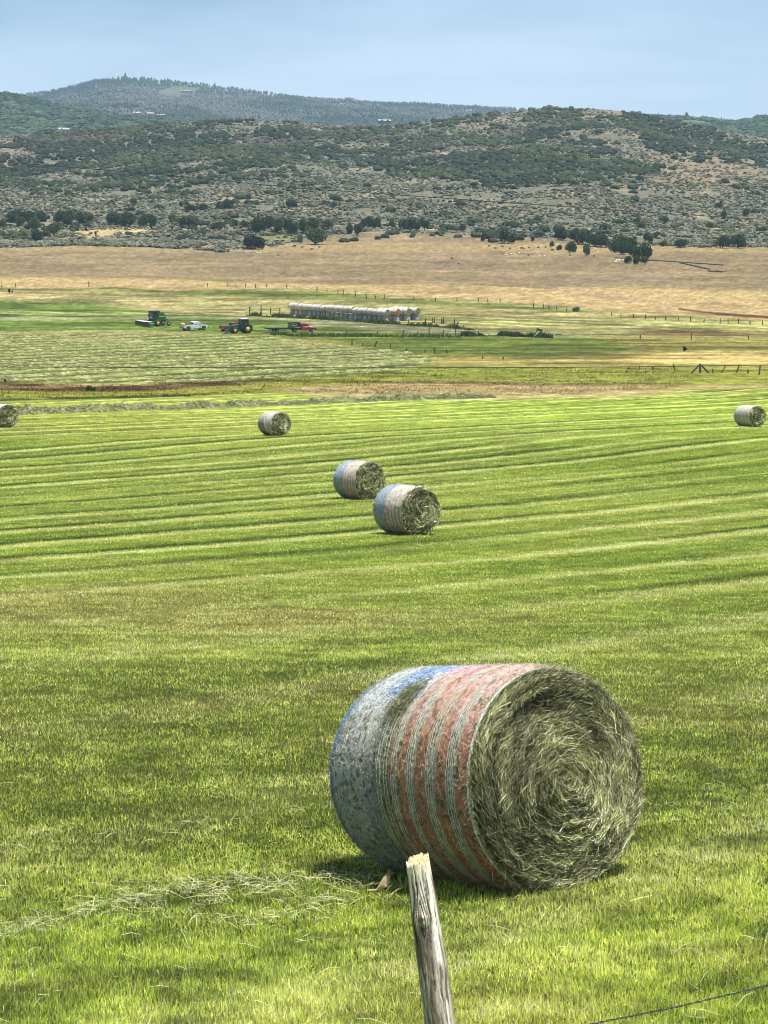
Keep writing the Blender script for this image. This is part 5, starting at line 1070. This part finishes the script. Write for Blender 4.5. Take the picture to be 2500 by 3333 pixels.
def pickup(label, u, v, head, body, small=1.0, bed=True, cabonly=False, name='pickup_truck', grille=P_black):
    t = place(name, label, 'pickup truck', u, v, head); Ln = 2.75*small
    low = [(-Ln, .55), (-Ln+.05, 1.08), (-.45, 1.10), (-.4, 1.12), (1.25, 1.14), (1.35, 1.12), (2.5, 1.02), (2.68, .92), (2.74, .55), (2.3, .42), (1.2, .42), (-1.2, .42), (-2.3, .48)]
    if cabonly: low = [(-.5, .55), (-.5, 1.10)]+low[4:11]+[(-.5, .42)]; MB().box((-1.6, 0, .68), (2.3, .9, .3)).part('chassis', P_black, t)
    MB().prism(low, -.92, .92, .07).part('body', body, t)
    MB().prism([(-.48, 1.06), (-.40, 1.62), (-.22, 1.76), (.62, 1.76), (.85, 1.68), (1.48, 1.10)], -.80, .80, .09).part('cab', body, t)
    for s_ in (1, -1):
        for (a, b, c, d) in (((-.30), .30, -.20, .28), (.38, 1.22, .36, .74)):
            MB().add([(a, s_*.808, 1.18), (b, s_*.808, 1.18), (d, s_*.785, 1.63), (c, s_*.785, 1.63)], [(0, 1, 2, 3)]).add([(a, s_*.79, 1.18), (b, s_*.79, 1.18), (d, s_*.765, 1.63), (c, s_*.765, 1.63)], [(3, 2, 1, 0)]).part('side_window', P_glass, t)
        MB().box((1.08, s_*1.0, 1.22), (.10, .16, .18)).part('mirror', P_black, t)
        MB().box((-Ln+.01, s_*.80, .92), (.06, .16, .26)).part('tail_light', P_lamp, t); MB().box((2.66, s_*.74, .86), (.12, .28, .16)).part('headlight', P_lampw, t)
        MB().box((.25, s_*.93, .44), (1.7, .10, .12)).part('side_step', P_lgrey, t)
        for x_ in (-1.75*small, 1.72):
            MB().prism([(x_-.52, .42), (x_-.44, .78), (x_-.2, .92), (x_+.2, .92), (x_+.44, .78), (x_+.52, .42), (x_+.4, .42), (x_-.4, .42)], s_*.90-.05, s_*.90+.05).part('wheel_arch', P_black, t)
            wheel(t, x_, s_*.84, .39, .26, P_rim)
    MB().add([(.84, -.66, 1.66), (.84, .66, 1.66), (1.44, .70, 1.14), (1.44, -.70, 1.14), (.80, -.66, 1.64), (.80, .66, 1.64), (1.38, .70, 1.14), (1.38, -.70, 1.14)], [(0, 1, 2, 3), (7, 6, 5, 4), (0, 4, 5, 1), (2, 6, 7, 3)]).part('windscreen', P_glass, t)
    MB().box((-.455, 0, 1.42), (.05, 1.25, .38)).part('rear_window', P_glass, t)
    MB().box((-1.62, 0, 1.085), (1.9, 1.5, .06)).part('load_bed', P_black, t)
    MB().box((2.72, 0, .82), (.10, 1.2, .30)).part('grille', grille, t); MB().box((2.76, 0, .58), (.16, 1.8, .22)).part('bumper', grille, t); MB().box((-Ln-.05, 0, .58), (.14, 1.7, .18)).part('bumper', P_chrome if body is P_red else P_black, t)
    return t
wt = pickup('white double cab pickup with dark tinted windows and a yellow tank at the tail', 632, 1075, math.radians(33), P_white)
tk = thing('yellow_tank', 'bright yellow tank strapped at the tail of the white pickup', 'tank', (0, 0, 0)); tk.matrix_world = wt.matrix_world; tk.location = wt.location; tk.rotation_euler = wt.rotation_euler
bpy.context.view_layer.update()
tk.location = wt.matrix_world @ Vector((-2.45, .25, 1.12)); MB().cyl((0, -.48, .18), (0, .48, .18), .27, .27, 14).part('tank_body', P_yel, tk, True); MB().cyl((0, .0, .42), (0, .0, .50), .08, .08, 8).part('cap', P_black, tk)
pickup('dark red pickup mostly hidden behind the green tractor', 757, 1077, math.radians(38), P_red)
# red truck with black flatbed and gooseneck trailer
ft = pickup('red pickup cab with black flatbed and headache rack, hitched to a long trailer', 986, 1081, math.radians(9), P_red, 1.0, True, True)
MB().box((-1.65, 0, 1.15), (2.6, 2.1, .16)).part('flatbed', P_black, ft); MB().box((-.85, 0, 1.52), (.5, 1.95, .62)).part('tool_box', P_black, ft)
m = MB()
for s_ in (-1, 1):
    m.box((-2.85, s_*.92, 1.5), (.16, .14, .75)); m.box((-.62, s_*.92, 1.5), (.14, .14, .8)); m.box((-1.75, s_*.92, 1.86), (2.35, .14, .16)); m.box((-1.3, s_*.92, 1.5), (.12, .12, .75))
for x_ in (-2.85, -.62): m.box((x_, 0, 1.86), (.16, 1.9, .16))
m.part('rack', P_black, ft)
bpy.context.view_layer.update()
tr = thing('flatbed_trailer', 'long low black gooseneck flatbed trailer behind the red truck', 'trailer', ft.location); tr.rotation_euler = ft.rotation_euler; tr.location = ft.matrix_world @ Vector((-1.9, 0, 0)); tr.scale = (.72, 1, 1)
MB().box((-4.2, 0, .93), (6.6, 2.3, .14)).part('deck', P_deck, tr); m = MB(); m.box((-4.2, 1.18, .86), (6.6, .06, .26)); m.box((-4.2, -1.18, .86), (6.6, .06, .26)); m.box((-4.0, .5, .72), (6.0, .14, .26)); m.box((-4.0, -.5, .72), (6.0, .14, .26)); m.part('frame', P_black, tr)
m = MB(); m.box((-.75, 0, 1.25), (.4, .5, .75)); m.box((-.1, 0, 1.52), (1.5, .4, .22)); m.part('gooseneck', P_black, tr)
MB().add([(-7.5, -1.1, .98), (-7.5, 1.1, .98), (-8.3, 1.1, .98), (-8.3, -1.1, .98), (-7.5, -1.1, .7), (-7.5, 1.1, .7), (-8.3, 1.1, .85), (-8.3, -1.1, .85)], [(0, 3, 2, 1), (4, 5, 6, 7), (0, 1, 5, 4), (2, 3, 7, 6), (0, 4, 7, 3), (1, 2, 6, 5)]).part('ramp', P_black, tr)
for s_ in (-1, 1):
    for x_ in (-4.6, -5.5): wheel(tr, x_, s_*.98, .36, .24, P_rim)
    for x_ in (-6.6, -2.4): MB().box((x_, s_*1.05, .5), (.10, .08, .75)).part('leg', P_deck, tr)
# windrower
wr_ = place('windrower', 'green self propelled windrower with black cab, wide low cutting header and yellow wheels', 'farm machine', 506, 1061, PI+math.radians(37))
t = wr_
MB().prism([(-1.95, 1.15), (-2.1, 1.45), (-2.1, 2.15), (-1.85, 2.45), (-.30, 2.55), (-.30, 1.15)], -.85, .85, .10).part('engine_hood', P_green, t)
m = MB()
for s_ in (-1, 1): m.box((-1.1, s_*.862, 2.02), (1.3, .02, .10)); m.box((-1.72, s_*.862, 1.96), (.10, .02, .22))
m.part('stripe', P_yel, t)
MB().box((-.7, 0, 1.0), (2.9, 1.5, .34)).part('chassis', P_green, t)
MB().prism([(-.28, 1.25), (-.28, 3.0), (.98, 3.0), (1.22, 2.1), (1.05, 1.25)], -.82, .82, .06).part('cab', P_glass, t)
MB().box((.38, 0, 3.07), (1.7, 1.85, .16)).part('cab_roof', P_black, t)
m = MB()
for s_ in (-1, 1):
    for x_ in (-.26, .42): m.box((x_, s_*.84, 2.15), (.09, .06, 1.75))
    m.box((.38, s_*.84, 1.32), (1.35, .06, .16)); m.cyl((1.2, s_*.8, 2.1), (.98, s_*.8, 3.0), .05, n=6)
m.part('cab_frame', P_green, t); m = MB(); [m.cyl((x_, .35, 2.5), (x_, .35, 3.05), .07, n=8) for x_ in (-.75,)]; m.cyl((-1.15, -.1, 2.45), (-1.15, -.1, 3.05), .055, n=8); m.part('exhaust', P_black, t, True); MB().box((-1.65, 0, 2.58), (.5, .6, .22)).part('air_intake', P_black, t)
for s_ in (-1, 1): wheel(t, .25, s_*1.35, .72, .50, P_yel, .5); wheel(t, -2.55, s_*1.1, .45, .26, P_yel, .45); MB().box((-2.35, s_*1.05, .95), (.14, .12, .8)).part('caster_fork', P_green, t)
MB().box((-2.2, 0, 1.28), (.2, 2.2, .16)).part('rear_axle', P_green, t)
MB().prism([(1.85, .30), (1.85, .95), (2.4, 1.05), (3.05, 1.0), (3.15, .25)], -2.75, 2.75, .0).part('header', P_black, t)
MB().box((2.48, 0, 1.07), (1.05, 5.3, .05)).part('header_cover', P_top, t)
for s_ in (-1, 1): MB().prism([(1.8, .2), (1.8, 1.0), (2.4, 1.14), (3.12, 1.06), (3.24, .18)], s_*2.80-.06, s_*2.80+.06).part('end_panel', P_green, t); MB().box((2.6, s_*2.875, .75), (.85, .015, .13)).part('decal', P_yel, t)
m = MB(); [m.cyl((.6, s_*.5, .95), (2.0, s_*.7, .8), .09, n=8) for s_ in (-1, 1)]; m.part('lift_arm', P_green, t)
for s_ in (-1, 1): MB().box((1.05, s_*1.0, 2.35), (.1, .24, .36)).part('mirror', P_black, t)
# tractor with loader
t = place('tractor', 'green cab tractor with front loader lowered and big yellow rimmed rear wheels', 'tractor', 803, 1084, PI+math.radians(24))
MB().prism([(-.15, 1.0), (-.15, 2.75), (.05, 2.82), (1.25, 2.82), (1.45, 2.7), (1.55, 1.7), (1.35, 1.0)], -.78, .78, .05).part('cab', P_glass, t)
MB().box((.62, 0, 2.86), (1.75, 1.7, .16)).part('cab_roof', P_top, t)
m = MB()
for s_ in (-1, 1):
    for x_ in (-.12, .62, 1.42): m.box((x_, s_*.79, 1.95), (.09, .06, 1.65))
    m.box((.6, s_*.79, 1.15), (1.5, .06, .3))
m.part('cab_frame', P_green, t)
MB().prism([(1.45, .95), (1.45, 1.75), (3.0, 1.62), (3.25, 1.4), (3.25, .95)], -.42, .42, .08).part('bonnet', P_green, t); MB().box((3.28, 0, 1.25), (.06, .7, .6)).part('grille', P_black, t); MB().box((1.6, 0, .82), (3.4, .6, .35)).part('chassis', P_green, t)
MB().cyl((1.65, .5, 1.6), (1.65, .5, 2.85), .05, n=8).part('exhaust', P_black, t, True)
for s_ in (-1, 1):
    wheel(t, .15, s_*.98, .86, .48, P_yel, .52); wheel(t, 2.75, s_*.88, .60, .38, P_yel, .5)
    MB().prism([(-.85, 1.05), (-.7, 1.55), (-.3, 1.86), (.25, 1.92), (.85, 1.6), (.85, 1.5), (.25, 1.80), (-.25, 1.74), (-.6, 1.48), (-.75, 1.05)], s_*1.0-.26, s_*1.0+.26).part('fender', P_green, t)
    m = MB(); m.cyl((1.6, s_*.62, .9), (1.75, s_*.62, 1.7), .09, n=6); m.cyl((1.75, s_*.62, 1.7), (3.4, s_*.62, 1.45), .09, n=6); m.cyl((3.4, s_*.62, 1.45), (4.15, s_*.62, .4), .09, n=6); m.part('loader_arm', P_green, t)
MB().prism([(4.1, .1), (4.1, .75), (4.25, .8), (4.3, .25), (4.9, .12), (4.85, .05)], -1.05, 1.05).part('bucket', P_green, t)
MB().box((3.55, 0, 1.15), (.12, 1.5, .5)).part('front_guard', P_green, t)
MB().box((-.9, 0, .7), (.5, 1.2, .3)).part('hitch', P_black, t)
